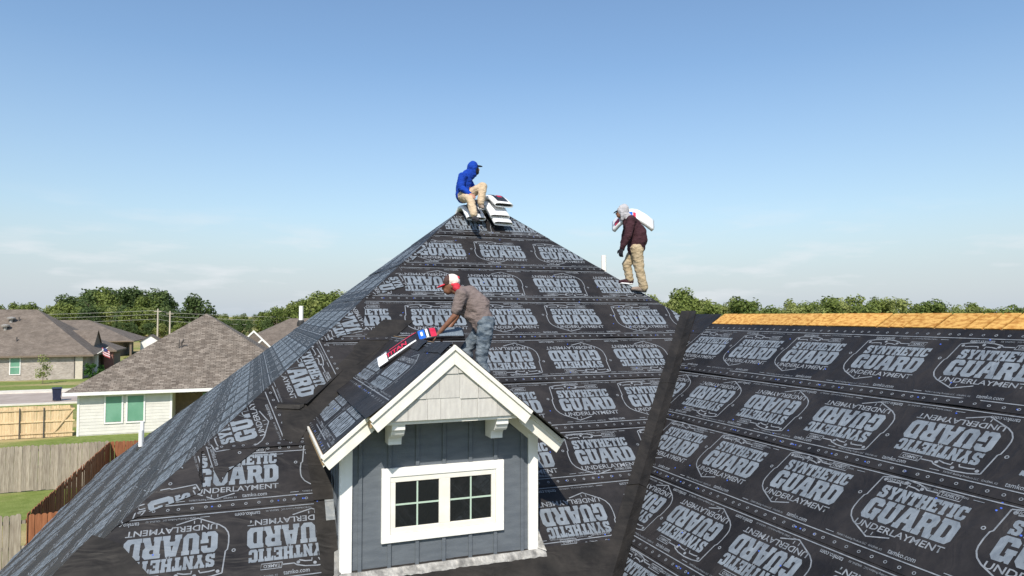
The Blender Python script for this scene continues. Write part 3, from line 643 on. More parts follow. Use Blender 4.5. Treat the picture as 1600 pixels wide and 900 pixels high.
# flaps on the front slope, outline starting and ending on the hip
def hipLv(vl): X = vl*CS; return hipF((X+10.1)/CS)
FLAPS = {0: [hipLv(.24), (.20, 13.30), (.31, 13.08), (.62, 13.03), (.77, 13.15), (1.0, 13.43), (1.27, 13.76), (1.17, 13.80), (1.03, 14.30), hipLv(1.27)],
         -1: [hipLv(-.79), (-.36, 11.80), (-.30, 11.95), (.10, 12.33), (.44, 12.42), (.66, 12.46), (.60, 12.62), (.36, 12.98), hipLv(.24)],
         -2: [hipLv(-1.82), (-1.10, 11.47), (-.62, 11.66), (-.56, 11.74), (-.62, 11.95), hipLv(-.79)],
         1: [hipLv(1.27), (.98, 14.30), (1.25, 14.42), (1.62, 14.60), (1.70, 14.95), hipLv(2.30)],
         2: [hipLv(2.30), (2.05, 15.55), (2.55, 15.80), (2.50, 16.10), hipLv(3.33)],
         3: [hipLv(3.33), (2.75, 16.55), (3.10, 17.0), hipLv(4.36)]}
for k in range(-7, 5):
    v0, v1 = .24+1.03*k-.06, .24+1.03*(k+1)+.05
    v0 = max(v0, -4.4/CS)
    # back edge in plan: Y = 14.2 + bdir*(X-4.1)  ->  -u <= ...
    poly = clip_poly2([(-30, v0), (-2, v0), (-2, v1), (-30, v1)], [HIPL, (-1, bdir*-CS, 14.2-bdir*4.1)])
    if not poly: continue
    up = k % 2 == 0
    u0 = {0: f2l(.683, 13.66)[0], -1: f2l(-.05, 12.93)[0], -2: f2l(-.45, 11.3)[0]}.get(k, random.uniform(-12, -11))
    us = [u0-1.27*i for i in range(-4, 13) if True]
    us = [u for u in us if min(p[0] for p in poly)-.7 < u < max(p[0] for p in poly)+1.4]
    left_sheet(poly, FLAPS.get(k), k % 3, (v0+v1)/2-.01, us, not up, v0, v1)
# the loose curled corner of a folded flap
cm = MB(); prev = None
for i in range(8):
    t = i/7; base = Vector((.31, 13.08)).lerp(Vector((.66, 13.04)), t); out_ = Vector((-.02, -.13))*(1 if t < .9 else .6)
    ring = [FRONT(base.x, base.y, .028), FRONT(base.x+out_.x*.5, base.y+out_.y*.5, .06), FRONT(base.x+out_.x, base.y+out_.y, .045), FRONT(base.x+out_.x*.9, base.y+out_.y*.9, .012)]
    if prev:
        for a, b_ in zip(range(3), range(1, 4)): cm.poly([prev[a], prev[b_], ring[b_], ring[a]])
    prev = ring
cm.build('curled_edge', M['felt'], house)
cm = MB(); prev = None
for i in range(10):
    t = i/9; base = Vector((.64, 13.03)).lerp(Vector((1.22, 13.70)), t); out_ = Vector((.05, -.05))*(1-.5*t)
    ring = [FRONT(base.x, base.y, .027), FRONT(base.x+out_.x, base.y+out_.y, .05*(1-t)+.03), FRONT(base.x+out_.x*1.1, base.y+out_.y*1.1, .02)]
    if prev:
        for a, b_ in zip(range(2), range(1, 3)): cm.poly([prev[a], prev[b_], ring[b_], ring[a]])
    prev = ring
cm.build('curled_edge', M['felt'], house)
# vent pipes standing on the slopes
def pipe(x, y, zb, zt, r=.04):
    o_ = MB().tube([(x, y, zb), (x, y, zt)], r, 14).build('vent_pipe', M['pvc'], house, smooth=False)
    MB().tube([(x, y, zb), (x, y, zb+.10), (x, y, zb+.16)], [.11, .10, r+.012], 12).build('boot', M['rubber'], o_)
pipe(1.15, 19.1, H-.30, H+.24, .055); pipe(-2.72, 20.0, H-3.55, H-2.98, .055); pipe(-2.88, 21.4, H-3.68, H-2.95, .05)
pipe(7.1, 13.2, H+.62, H+1.30, .055)

# ------------------------------------------------------------------ dormer (part of the house)
DX, DY = 2.11, 8.0; RZ = H-.34
def droof(x): return RZ-S*abs(x-DX)
XL, XR = .94, 3.33
# front wall, cheeks
MB().extr([(XL+.03, DY, H-3.05), (XR-.03, DY, H-3.05), (XR-.03, DY, droof(XR)-.12), (DX, DY, RZ-.12), (XL+.03, DY, droof(XL)-.12)], (0, .12, 0)).build('dormer_wall', M['wall'], house)
for x0, x1 in ((XL+.012, XL+.10), (XR-.10, XR-.012)):
    xx = x0 if x0 < 2 else x1
    yb = (9.6-(H-droof(xx))-.10)/S+.1
    MB().extr([(x0, DY+.12, H-3.05), (x0, (9.6-.34-S*abs(xx-DX))/S, droof(xx)-.13), (x0, DY+.12, droof(xx)-.13)], (x1-x0, 0, 0)).build('dormer_cheek', M['wall'], house)
    for j in range(4):
        y = DY+.30+.33*j; zt = droof(xx)-.14; zb = S*y-9.6+H
        if zt-zb > .1: MB().box(xx-.02 if xx < 2 else xx, xx if xx < 2 else xx+.02, y, y+.04, zb, zt).build('batten', M['wall'], house)
for x in (1.15, 1.487, 1.814, 2.136, 2.465, 2.785, 3.137):
    zt = droof(x)-.14
    for z0, z1 in (((H-2.98, H-2.632), (H-1.776, zt)) if 1.39 < x < 2.89 else ((H-2.98, zt),)):
        MB().box(x-.022, x+.022, DY-.022, DY, z0, z1).build('batten', M['wall'], house, bevel=.003)
for x0, x1 in ((.925, 1.06), (3.215, 3.345)):
    zt = droof(x0 if x0 < 2 else x1)-.11
    MB().box(x0, x1, DY-.03, DY+.0, H-2.93, zt).build('corner_board', M['trimwhite'], house, bevel=.004)
    xs = (x0, x0+.025) if x0 < 2 else (x1-.025, x1)
    MB().box(*xs, DY, DY+.11, H-2.93, zt).build('corner_board', M['trimwhite'], house, bevel=.003)
# frieze boards up the wall under the rakes
for sg in (-1, 1):
    pts = [(DX, DY-.026, RZ-.12), (DX+sg*1.22, DY-.026, RZ-.12-S*1.22), (DX+sg*1.22, DY-.026, RZ-.28-S*1.22), (DX, DY-.026, RZ-.28)]
    MB().extr(pts, (0, .024, 0)).build('frieze_board', M['trim'], house)
# window
WX0, WX1, WZ0, WZ1 = 1.39, 2.888, H-2.63, H-1.778
win = MB().extr([(1.49, DY-.004, WZ0+.09), (2.78, DY-.004, WZ0+.09), (2.78, DY-.004, WZ1-.10), (1.49, DY-.004, WZ1-.10)], (0, .003, 0)).build('window', M['darkroom'], house)
tw = .102
for a in ((WX0, WX1, WZ1-tw, WZ1), (WX0, WX1, WZ0, WZ0+tw-.012), (WX0, WX0+tw, WZ0+tw-.012, WZ1-tw), (WX1-tw, WX1, WZ0+tw-.012, WZ1-tw)):
    MB().box(a[0], a[1], DY-.042, DY-.001, a[2], a[3]).build('casing', M['trimwhite'], win, bevel=.004)
fz0, fz1 = WZ0+.092, WZ1-.104
for a in ((1.494, 2.784, fz1-.062, fz1), (1.494, 2.784, fz0, fz0+.072), (1.494, 1.553, fz0+.072, fz1-.062), (2.728, 2.784, fz0+.072, fz1-.062), (2.072, 2.208, fz0+.072, fz1-.062)):
    MB().box(a[0], a[1], DY-.030, DY-.005, a[2], a[3]).build('frame', M['trim'], win, bevel=.004)
pz0, pz1 = fz0+.072, fz1-.062; ph = (pz0+pz1)/2
for x0, x1 in ((1.553, 2.072), (2.208, 2.728)):
    xm = (x0+x1)/2
    MB().box(xm-.009, xm+.009, DY-.020, DY-.011, pz0, pz1).build('muntin', M['muntin'], win)
    for q in ((x0, xm-.009), (xm+.009, x1)): MB().box(*q, DY-.020, DY-.011, ph-.009, ph+.009).build('muntin', M['muntin'], win)
    for qx in ((x0, xm), (xm, x1)):
        for qz in ((pz0, ph), (ph, pz1)):
            t = random.uniform(-.0015, .0015); MB().poly([(qx[0], DY-.010+t, qz[0]), (qx[1], DY-.010-t, qz[0]), (qx[1], DY-.010-t, qz[1]), (qx[0], DY-.010+t, qz[1])]).build('pane', M['glass'], win)
# projecting gable: shingle siding over a beam, on corbels
GY = 7.47; gb = H-1.156
def gin(x, d): return RZ-d-S*abs(x-DX)                     # inside line of the rake board
MB().extr([(DX-.80, GY+.03, gb+.01), (DX+.80, GY+.03, gb+.01), (DX+.80, GY+.03, RZ-.1-S*.80), (DX, GY+.03, RZ-.10), (DX-.80, GY+.03, RZ-.1-S*.80)], (0, .44, 0)).build('gable_box', M['gable'], house)
lv = [(gb-.012, H-.900), (H-.925, H-.640), (H-.655, H-.44)]
for r_, (z0, z1) in enumerate(lv):
    x = DX-.82+(.07 if r_ == 1 else 0)
    while x < DX+.82:
        w_ = random.choice([.15, .19, .22, .24]); x1 = min(x+w_, DX+.82); dz_ = random.choice([0, .008, .022]) if r_ else 0
        top = z1+.012
        poly = clip_poly2([(x+.0015, z0-dz_), (x1-.0015, z0-dz_), (x1-.0015, top), (x+.0015, top)], [(S, 1, RZ-.165+S*DX), (-S, 1, RZ-.165-S*DX)])
        if len(poly) >= 3:
            th = .016+.008*r_
            mb = MB(); mb.extr([(p[0], GY+.03-.004*r_, p[1]) for p in poly], (0, -th+.006*(1 if random.random() < .4 else 0), 0)); mb.build('gable_shingle', M['gable'], house)
        x = x1
MB().box(DX-.79, DX+.79, GY+.05, GY+.17, gb-.055, gb-.012).build('gable_beam', M['trim'], house, bevel=.004)
MB().box(DX-.79, DX+.79, GY+.17, DY-.03, gb-.040, gb+.005).build('soffit', M['trim'], house)
# rake boards (upper pair stand proud of the lower pair), each with a drip strip on its top edge
def rake(y0, y1, xa, xb, top, dep, sg, name, m):
    pa, pb = (DX+sg*xa), (DX+sg*xb)
    if xa == 0: pts = [(pa, y0, RZ+top), (pb, y0, RZ+top-S*xb), (pb-sg*dep*.60, y0, RZ+top-S*xb-dep*.80+S*0), (pa, y0, RZ+top-dep*1.30)]
    else: pts = [(pa, y0, RZ+top-S*xa), (pb, y0, RZ+top-S*xb), (pb-sg*dep*.60, y0, RZ+top-S*xb-dep*.80), (pa, y0, RZ+top-S*xa-dep*1.30)]
    return MB().extr(pts, (0, y1-y0, 0)).build(name, m, house, bevel=.004)
for sg in (-1, 1):
    rake(GY-.030, GY+.01, 0, .93, -.055, .125, sg, 'rake_board', M['trim'])
    rake(GY-.055, GY+.01, 0, .945, .004, .045, sg, 'rake_trim', M['trim'])
    rake(7.640, 7.68, .86, 1.415, -.055, .125, sg, 'rake_board', M['trim'])
    rake(7.615, 7.68, .86, 1.43, .004, .045, sg, 'rake_trim', M['trim'])
    # soffit under the lower overhang
    MB().extr([(DX+sg*.80, 7.68, RZ-.14-S*.80), (DX+sg*1.40, 7.68, RZ-.14-S*1.40), (DX+sg*1.40, 7.68, RZ-.12-S*1.40), (DX+sg*.80, 7.68, RZ-.12-S*.80)], (0, DY-.03-7.68, 0)).build('soffit', M['trim'], house)
# dormer roof deck (two slabs) with eave drip edge
for sg in (-1, 1):
    xe = DX+sg*1.41
    for (ya, xa, xb) in ((GY+.005, 0, .93), (7.672, .93, 1.41)):
        pts = []
        a_, b_ = DX+sg*xa, DX+sg*xb; yA, yB = 9.0+(DX-xa), 9.0+(DX-xb)
        top = [(a_, ya, RZ-S*xa), (b_, ya, RZ-S*xb), (b_, yB, RZ-S*xb), (a_, yA, RZ-S*xa)]
        MB().extr(top, (0, 0, -.11)).build('dormer_deck', M['deck'], house)
    MB().box(min(xe, xe+sg*.022), max(xe, xe+sg*.022), 7.62, 9.72, RZ-S*1.41-.022, RZ-S*1.41+.010).build('drip_edge', M['trim'], house)
dv = lambda x: x/CS
c1 = [( -9.02-.70, dv(.715)), (-7.63, dv(.715)), (-7.63, dv(1.18)), (-7.45, dv(1.18)), (-7.45, dv(1.40)), (-9.02-1.40, dv(1.40))]
for k, (poly, v0, v1, lvv, us, inv) in enumerate((([(-9.72, dv(.712)), (-7.64, dv(.712)), (-7.64, dv(1.20)), (-10.20, dv(1.20))], dv(.712)-.02, dv(1.40), dv(1.00), [-9.55, -8.28], False),
                                             ([(-10.15, dv(1.15)), (-7.45, dv(1.15)), (-7.45, dv(2.10)), (-11.09, dv(2.10))], dv(1.30), dv(2.2), dv(1.64), [-9.9, -8.62], True))):
    course(DLEFT, poly, v0, v1, lvv, us, inv, eoff=.3)
# curled top edge of the sheets along the dormer ridge
for (a, b_) in ((-8.3, -7.5), (-9.9, -8.6)):
    mb = MB(); prev = None
    for i in range(14):
        u = a+(b_-a)*i/13; hh = .008+.016*abs(snoise(u*3, 9)); vt = dv(2.06)+.03*snoise(u*4, 3)
        ring = [DLEFT(u, vt-.12, .018), DLEFT(u, vt-.02, .02+hh), DLEFT(u, vt+.05, .02+hh*.7), DLEFT(u, vt+.07, .012)]
        if prev:
            for p, q in zip(range(3), range(1, 4)): mb.poly([prev[p], prev[q], ring[q], ring[p]])
        prev = ring
    mb.build('ridge_fold', M['sheet'], house)
# corbels: S-curved brackets from the wall out under the gable
prof = [(0, 0), (.42, 0), (.42, -.075), (.395, -.095), (.375, -.13), (.345, -.155), (.30, -.165), (.255, -.175), (.225, -.20), (.215, -.235), (.215, -.272), (0, -.272)]
for xc in (1.50, 2.72):
    MB().extr([(xc-.075, DY-.03-a, gb-.042+b_) for a, b_ in prof], (.15, 0, 0)).build('corbel', M['trimwhite'], house, bevel=.005)
    MB().box(xc-.088, xc+.088, DY-.485, DY-.03, gb-.040, gb-.030).build('corbel_cap', M['trimwhite'], house)
# apron flashing: crinkled metal along the foot of the wall, step flashing up the side
mb = MB(); prev = None
for i in range(61):
    x = .86+(3.43-.86)*i/60; j = snoise(x*9, 4)*.012; k2 = snoise(x*14, 6)*.02; zb = S*8.0-9.6+H
    ring = [Vector((x, DY-.034, zb+.022+k2*.25)), Vector((x, DY-.044+j*.6, zb+.020)), FRONT(x, (7.955+j)/CS, .036+abs(k2)*.5), FRONT(x, (7.925+j*1.4)/CS, .034+abs(k2)*.5), FRONT(x, (7.905+k2*.7)/CS, .026)]
    if prev:
        for p, q in zip(range(4), range(1, 5)): mb.poly([prev[p], prev[q], ring[q], ring[p]])
    prev = ring
mb.build('apron_flashing', M['flash'], house)
for sg, xw in ((-1, XL), (1, XR)):
    for j in range(9):
        y0 = 8.02+.17*j; y1 = y0+.20; z0, z1 = S*y0-9.6+H, S*y1-9.6+H
        x1 = xw+sg*.11; h_ = .03+.003*(j % 2)
        mb = MB(); mb.poly([(xw+sg*.004*(1+j % 2), y0, z0+.02), (xw+sg*.004*(1+j % 2), y1, z1+.02), (xw+sg*.004*(1+j % 2), y1, z1+.10), (xw+sg*.004*(1+j % 2), y0, z0+.14)])
        mb.poly([(xw, y0, z0+h_), (x1, y0, z0+h_), (x1, y1, z1+h_), (xw, y1, z1+h_)]); mb.build('step_flashing', M['flashgrey'], house)
MB().poly([(3.33, DY-.03, H-2.90), (3.43, DY-.10, H-2.93), (3.36, DY+.12, H-2.66), (3.34, DY+.06, H-2.62)]).build('flashing_corner', M['flash'], house)
MB().poly([(.945, DY-.03, H-2.90), (.86, DY-.10, H-2.93), (.88, DY+.10, H-2.70), (.935, DY+.06, H-2.66)]).build('flashing_corner', M['flash'], house)

# ------------------------------------------------------------------ shingle bundles
def bundle(name, path, w, t, label, m_wrap, loc, rz, group=None, patches=(), ends=True, core_m=None, tilt=0, pw_=.46):
    """a wrapped bundle of shingles bent along a path (list of (s, z) in its own frame; width along y)"""
    o_ = empty(name, loc, label, 'shingle bundle', group, rz)
    P = [Vector((a, 0, z)) for a, z in path]; Q = []
    for i in range(len(P)-1):
        for k in range(4): Q.append(P[i].lerp(P[i+1], k/4))
    Q.append(P[-1])
    for _ in range(2): Q = [Q[0]]+[(Q[i-1]+Q[i]*2+Q[i+1])/4 for i in range(1, len(Q)-1)]+[Q[-1]]
    def frame(i):
        d = (Q[min(i+1, len(Q)-1)]-Q[max(i-1, 0)]).normalized(); return d, Vector((-d.z, 0, d.x))
    o_.rotation_euler = (tilt, 0, rz); o_.rotation_mode = 'XYZ'
    def sec(i, w_, t_, n_=20, pw=pw_):
        d, u = frame(i); out_ = []
        for j in range(n_):
            a = 2*math.pi*j/n_; ca, sa = math.cos(a), math.sin(a)
            y = math.copysign(abs(ca)**pw, ca)*w_/2; z = math.copysign(abs(sa)**.6, sa)*t_/2
            out_.append(Q[i]+u*(z+t/2)+Vector((0, y, 0)))
        return out_
    def tubeob(nm, m, i0, i1, w_, t_, cap, parent, inner=None):
        mb = MB(); rings = []
        for i in range(i0, i1+1):
            fl_ = 1.0+.05*snoise(i*.9, 3)
            k = len(mb.v); mb.v += [tuple(p) for p in sec(i, w_*fl_, t_*fl_)]; rings.append(k)
        for a, b_ in zip(rings, rings[1:]):
            for j in range(20): mb.f.append((a+j, a+(j+1) % 20, b_+(j+1) % 20, b_+j))
        if cap: mb.f.append(tuple(rings[0]+j for j in reversed(range(20)))); mb.f.append(tuple(rings[-1]+j for j in range(20)))
        ob = mb.build(nm, m, parent, local=True, smooth=not cap)
        if inner: sd = ob.modifiers.new('t', 'SOLIDIFY'); sd.thickness = inner; sd.offset = -1
        return ob
    n_ = len(Q)-1
    tubeob('shingles', core_m or M['shinglecore'], 1, n_-1, w*.86, t*.70, True, o_)
    wr = tubeob('wrapper', m_wrap, 0, n_, w, t, False, o_, .010)
    for (f0, f1, y0, y1, m, nm) in patches:
        mb = MB(); i0, i1 = f0*n_, f1*n_; K = 8; prev = None
        for k in range(K+1):
            x = i0+(i1-i0)*k/K; i = min(int(x), n_-1); fr = x-i
            c = Q[i].lerp(Q[i+1], fr); d, u = frame(i); d2, u2 = frame(i+1); u = u.lerp(u2, fr)
            row = []
            for q in range(7):
                yy = y0+(y1-y0)*q/6; pr = max(0.0, 1-abs(yy/(w/2))**4.5)**.25 if abs(yy) < w/2 else 0
                row.append(c+u*(t/2+t/2*pr*1.06+.006)+Vector((0, yy, 0)))
            if prev:
                for q in range(6): mb.poly([prev[q], row[q], row[q+1], prev[q+1]])
            prev = row
        mb.build(nm, m, wr, local=True, smooth=True)
    return o_
# on the peak: s axis of the bundle points down the front slope (world -Y): rz = -90 deg
def ridge_path(k, t, fr=.52, bk=.30):
    """over the ridge: origin at ridge; back side then down the front"""
    z = k*t
    return [(-bk, z-bk*S*.75+.02), (-.10, z+.0), (.06, z+.01), (.22, z-.12), (fr, z-fr*S*.86+.0)]
WB = .44; TB = .098
black_top = ((.30, .90, -.125, .125, M['wrapblack'], 'printed_panel'), (.50, .62, .0, .09, M['wrapred'], 'printed_mark'))
bundle('shingle_bundle', ridge_path(0, TB, .38), WB, TB, 'white wrapped shingle bundle under the seated worker in blue, on the peak', M['wrap'], (4.30, 14.10, H+2.262), R_(-84), 'shingle bundles on the peak', ((.30, .86, -.13, .13, M['wrapblack'], 'printed_panel'), (.56, .62, -.03, .03, M['wrap'], 'printed_mark')))
bundle('shingle_bundle', ridge_path(0, TB, .52), WB, TB, 'white wrapped shingle bundle at the bottom of the stack on the peak', M['wrap'], (4.82, 14.08, H+2.262), R_(-82), 'shingle bundles on the peak')
bundle('shingle_bundle', ridge_path(1, TB, .46), WB, TB, 'white wrapped shingle bundle in the middle of the stack on the peak', M['wrap'], (4.80, 14.06, H+2.262+.01), R_(-86), 'shingle bundles on the peak')
bundle('shingle_bundle', [(-.34, 2*TB-.12), (-.10, 2*TB+.02), (.10, 2*TB+.02), (.26, 2*TB-.07), (.46, 2*TB-.20)], WB, TB, 'top shingle bundle of the stack on the peak with black and red panel', M['wrap'], (4.84, 14.06, H+2.262+.03), R_(-80), 'shingle bundles on the peak', ((.25, .90, -.13, .13, M['wrapblack'], 'printed_panel'), (.50, .66, -.02, .09, M['wrapred'], 'printed_mark'), (.52, .57, -.06, -.03, M['wrap'], 'printed_mark')))
# draped over the dormer's ridge, its far half still held up (s axis towards world +X)
db = bundle('shingle_bundle', [(-.54, -.440), (-.28, -.228), (-.06, -.045), (.10, .012), (.32, .022), (.56, .020)], .25, .065, 'open shingle bundle with red, white and blue wrapper draped over the dormer ridge', M['wrapblack'], (2.15, 9.20, RZ+.042), R_(-4), None,
       ((.0, .09, -.122, .122, M['wrap'], 'printed_panel'), (.10, .40, -.112, -.085, M['wrap'], 'printed_mark'), (.12, .42, .085, .112, M['wrapred'], 'printed_mark'), (.44, .53, -.12, .12, M['wrapblue'], 'printed_panel'), (.47, .50, -.06, .05, M['wrap'], 'printed_mark'),
        (.545, .575, -.12, .12, M['wrap'], 'printed_panel'), (.60, .67, -.12, .12, M['wrapred'], 'printed_panel'), (.70, .985, -.122, .122, M['shinglegrey'], 'shingle_face')), core_m=M['shinglegrey'], tilt=R_(27), pw_=.3)
wrp = [c for c in db.children if c.name.startswith('wrapper')][0]
tm = font_text('TITAN', 0, 1, 0, 1, .03)                   # printed along the wrapper's sloping half
mb = MB()
for v in tm.vertices: pass
a0, a1 = Vector((-.43, 0, -.352)), Vector((-.17, 0, -.139)); dd = a1-a0; up_ = Vector((-dd.z, 0, dd.x)).normalized()
for v in tm.vertices:
    x, y = v.co.x, v.co.y; v.co = a0+dd*x+up_*(.0785)+Vector((0, -.070+.10*y, 0))
to = link('printed_name', tm, M['wrapred'], wrp)

# ------------------------------------------------------------------ people
def capsule(bm, p0, r0, p1, r1, seg=12, flat=None):
    p0, p1 = Vector(p0), Vector(p1); d = p1-p0; L = d.length
    if L < 1e-5: d = Vector((0, 0, 1))
    q = d.normalized().to_track_quat('Z', 'Y'); rings = []
    prof_ = [(-math.cos(a)*r0, math.sin(a)*r0) for a in (R_(12), R_(35), R_(62), R_(90))]+[(L+math.sin(a)*r1, math.cos(a)*r1) for a in (0, R_(28), R_(55), R_(78))]
    for z, r in prof_:
        rings.append([bm.verts.new(p0+q @ Vector((math.cos(2*math.pi*j/seg)*r, math.sin(2*math.pi*j/seg)*r, z))) for j in range(seg)])
    for a, b_ in zip(rings, rings[1:]):
        for j in range(seg): bm.faces.new((a[j], a[(j+1) % seg], b_[(j+1) % seg], b_[j]))
    bm.faces.new(list(reversed(rings[0]))); bm.faces.new(rings[-1])
def ellip(bm, c, r, rot=(0, 0, 0), seg=14):
    m = Matrix.LocRotScale(Vector(c), __import__('mathutils').Euler(rot), Vector(r)); bmesh.ops.create_uvsphere(bm, u_segments=seg, v_segments=10, radius=1, matrix=m)
def blob(name, shapes, m, parent, voxel=.014, sm=3, wr=0.0, seed=0):
    """tapered limbs and masses fused to one continuous skin"""
    bm = bmesh.new()
    for s_ in shapes:
        if s_[0] == 'c': capsule(bm, *s_[1:])
        else: ellip(bm, *s_[1:])
    me = bpy.data.meshes.new('t'); bm.to_mesh(me); bm.free()
    o_ = bpy.data.objects.new('t', me); COL.objects.link(o_)
    rm = o_.modifiers.new('r', 'REMESH'); rm.mode = 'VOXEL'; rm.voxel_size = voxel
    if sm: k = o_.modifiers.new('s', 'SMOOTH'); k.iterations = sm; k.factor = .5
    me2 = bpy.data.meshes.new_from_object(o_.evaluated_get(DG())); bpy.data.objects.remove(o_)
    if wr:
        me2.update()
        nr = [v.normal.copy() for v in me2.vertices]
        for v, nn in zip(me2.vertices, nr):
            c = v.co; h_ = noise.noise(Vector((c.x*9+seed, c.y*9, c.z*15)))+.6*noise.noise(Vector((c.x*20, c.y*20+seed, c.z*30)))
            v.co = c+nn*wr*h_
    me2.materials.clear(); me2.materials.append(m); me2.name = name
    for p in me2.polygons: p.use_smooth = True
    return link(name, me2, m, parent)
def hand(wrist, d, up, s=1.0, curl=.6, side=1):
    """palm, four unequal bent fingers and a thumb from the side of the palm; d = pointing direction, up = back of the hand"""
    w = Vector(wrist); d = Vector(d).normalized(); up = Vector(up); up = (up-d*up.dot(d)).normalized(); lat = d.cross(up)*side
    sh = []
    for t in (-1, 0, 1): sh.append(('c', w+lat*.016*t*s, .018*s, w+d*.085*s+lat*.024*t*s, .014*s))
    for t, L in ((-1.5, .062), (-.5, .078), (.5, .084), (1.5, .074)):
        a = w+d*.085*s+lat*.0205*t*s; k = a+(d*math.cos(curl*.7)-up*math.sin(curl*.7))*L*.5*s; e_ = k+(d*math.cos(curl*1.9)-up*math.sin(curl*1.9))*L*.5*s
        sh += [('c', a, .0098*s, k, .009*s), ('c', k, .009*s, e_, .0075*s)]
    a = w+d*.025*s+lat*.03*s; k = a+(d*.6+lat*.75-up*.2)*.05*s; e_ = k+(d*.9+lat*.15-up*.3)*.04*s
    return sh+[('c', a, .014*s, k, .011*s), ('c', k, .011*s, e_, .009*s)]
def arm(a, e_, w, r=(.052, .042, .030)): return [('c', a, r[0], e_, r[1]), ('c', e_, r[1], w, r[2])]
def shoe(parent, ankle, toe, m, sole_m, lowc=.0):
    a, t = Vector(ankle), Vector(toe); d = (t-a); d.normalize()
    s1 = blob('shoe', [('c', a+Vector((0, 0, .0)), .050, a+Vector((0, 0, -.03)), .052), ('c', a+Vector((0, 0, -.03))-d*.035, .047, t-d*.03+Vector((0, 0, .0)), .042), ('c', t-d*.10, .046, t, .036)], m, parent, .012, 2)
    p = a+Vector((0, 0, -.03)); blob('sole', [('c', p-d*.05-Vector((0, 0, .045)), .020, t-Vector((0, 0, .030)), .018), ('c', p-d*.03-Vector((0, 0, .045))+d.cross(Vector((0, 0, 1)))*.02, .020, t-Vector((0, 0, .030))-d*.03+d.cross(Vector((0, 0, 1)))*.025, .018), ('c', p-d*.03-Vector((0, 0, .045))-d.cross(Vector((0, 0, 1)))*.02, .020, t-Vector((0, 0, .030))-d*.03-d.cross(Vector((0, 0, 1)))*.025, .018)], sole_m, s1, .010, 1)
RZP = -R_(20.6)
def at(right, fwd):                                        # metres to the right of / ahead of the drone -> plan position
    c, s_ = math.cos(R_(20.6)), math.sin(R_(20.6)); return right*c+fwd*s_, -right*s_+fwd*c
# --- the worker in a taupe T-shirt, bent over the dormer ridge (local x to the right, y away, z up; origin at his near foot)
bx_, by_ = at(-.34, 9.5)
pa = empty('person', (bx_, by_, droof(bx_)+.02), 'worker in taupe T-shirt, faded jeans and red and white cap bending over the dormer ridge', 'person', None, RZP)
sN, sF = Vector((-.35, -.17, 1.36)), Vector((-.33, .19, 1.36))
eN, eF = Vector((-.44, -.21, 1.07)), Vector((-.44, .20, 1.06)); wN, wF = Vector((-.665, -.16, .825)), Vector((-.60, .10, .815))
hd_ = Vector((-.505, 0, 1.50)); hip = Vector((-.04, 0, .93)); chest = Vector((-.29, 0, 1.32)); mid = Vector((-.15, 0, 1.16))
kN, aN = Vector((-.085, -.10, .47)), Vector((-.005, -.10, .10)); kF, aF = Vector((-.30, .12, .60)), Vector((-.27, .16, .30))
body = [('c', hip, .135, mid, .125), ('c', mid, .125, chest, .14), ('c', chest+Vector((-.02, 0, .03)), .075, hd_+Vector((.045, 0, -.07)), .058),
        ('e', hd_+Vector((0, 0, .0)), (.098, .078, .120), (0, .45, 0)), ('e', hd_+Vector((-.045, 0, -.075)), (.062, .056, .062)), ('c', hd_+Vector((-.105, 0, -.03)), .014, hd_+Vector((-.122, 0, -.055)), .017),
        ('e', hd_+Vector((-.088, 0, -.095)), (.022, .030, .014)), ('e', hd_+Vector((.015, -.078, -.02)), (.024, .014, .034)), ('e', hd_+Vector((.015, .078, -.02)), (.024, .014, .034)),
        ('c', chest, .10, sN, .07), ('c', chest, .10, sF, .07)]
body += arm(sN, eN, wN)+arm(sF, eF, wF)+hand(wN, (-.72, .10, -.45), (-.45, -.3, .8), 1.05, .55, -1)+hand(wF, (-.4, -.3, -.6), (-.6, .1, .6), 1.05, .5, 1)
body += [('c', hip+Vector((0, -.09, -.03)), .082, kN, .055), ('c', kN, .055, aN, .038), ('c', hip+Vector((0, .09, -.03)), .082, kF, .055), ('c', kF, .055, aF, .038)]
pb = blob('body', body, M['skin'], pa, .011, 2)
for sy in (-1, 1): blob('eye', [('e', hd_+Vector((-.088, sy*.032, -.005)), (.012, .012, .010))], M['black'], pb, .006, 0)
blob('shirt', [('c', hip+Vector((-.02, 0, .03)), .168, mid+Vector((.01, 0, 0)), .158), ('c', mid, .158, chest, .168), ('c', chest, .15, chest+Vector((-.05, 0, .06)), .11), ('c', chest, .13, sN, .092), ('c', chest, .13, sF, .092),
               ('c', sN, .090, sN.lerp(eN, .72), .078), ('c', sF, .090, sF.lerp(eF, .72), .078), ('c', hip+Vector((-.10, -.03, .10)), .11, chest+Vector((-.02, -.04, -.20)), .08), ('c', chest+Vector((.03, 0, .05)), .13, mid+Vector((.06, 0, .06)), .13)], M['greyshirt'], pa, .014, 3, .010, 1)
blob('jeans', [('c', hip+Vector((0, -.04, .04)), .145, hip+Vector((0, .04, .04)), .145), ('c', hip+Vector((.015, -.08, -.02)), .118, kN, .085), ('c', kN, .085, aN+Vector((0, 0, .02)), .075), ('c', hip+Vector((-.02, .08, -.02)), .115, kF, .085), ('c', kF, .085, aF, .07)], M['jeans'], pa, .014, 2, .013, 5)
shoe(pa, aN, aN+Vector((-.19, 0, -.03)), M['shoedark'], M['rubber']); shoe(pa, aF, aF+Vector((-.19, 0, -.03)), M['shoedark'], M['rubber'])
cp = empty  # cap: crown in two panels and a red peak, red kerchief at the nape
cap = blob('cap', [('e', hd_+Vector((.018, 0, .055)), (.108, .094, .098), (0, .5, 0))], M['whitecap'], pa, .010, 2)
blob('front_panel', [('e', hd_+Vector((-.042, 0, .055)), (.070, .092, .092), (0, .35, 0))], M['browncap'], cap, .010, 2)
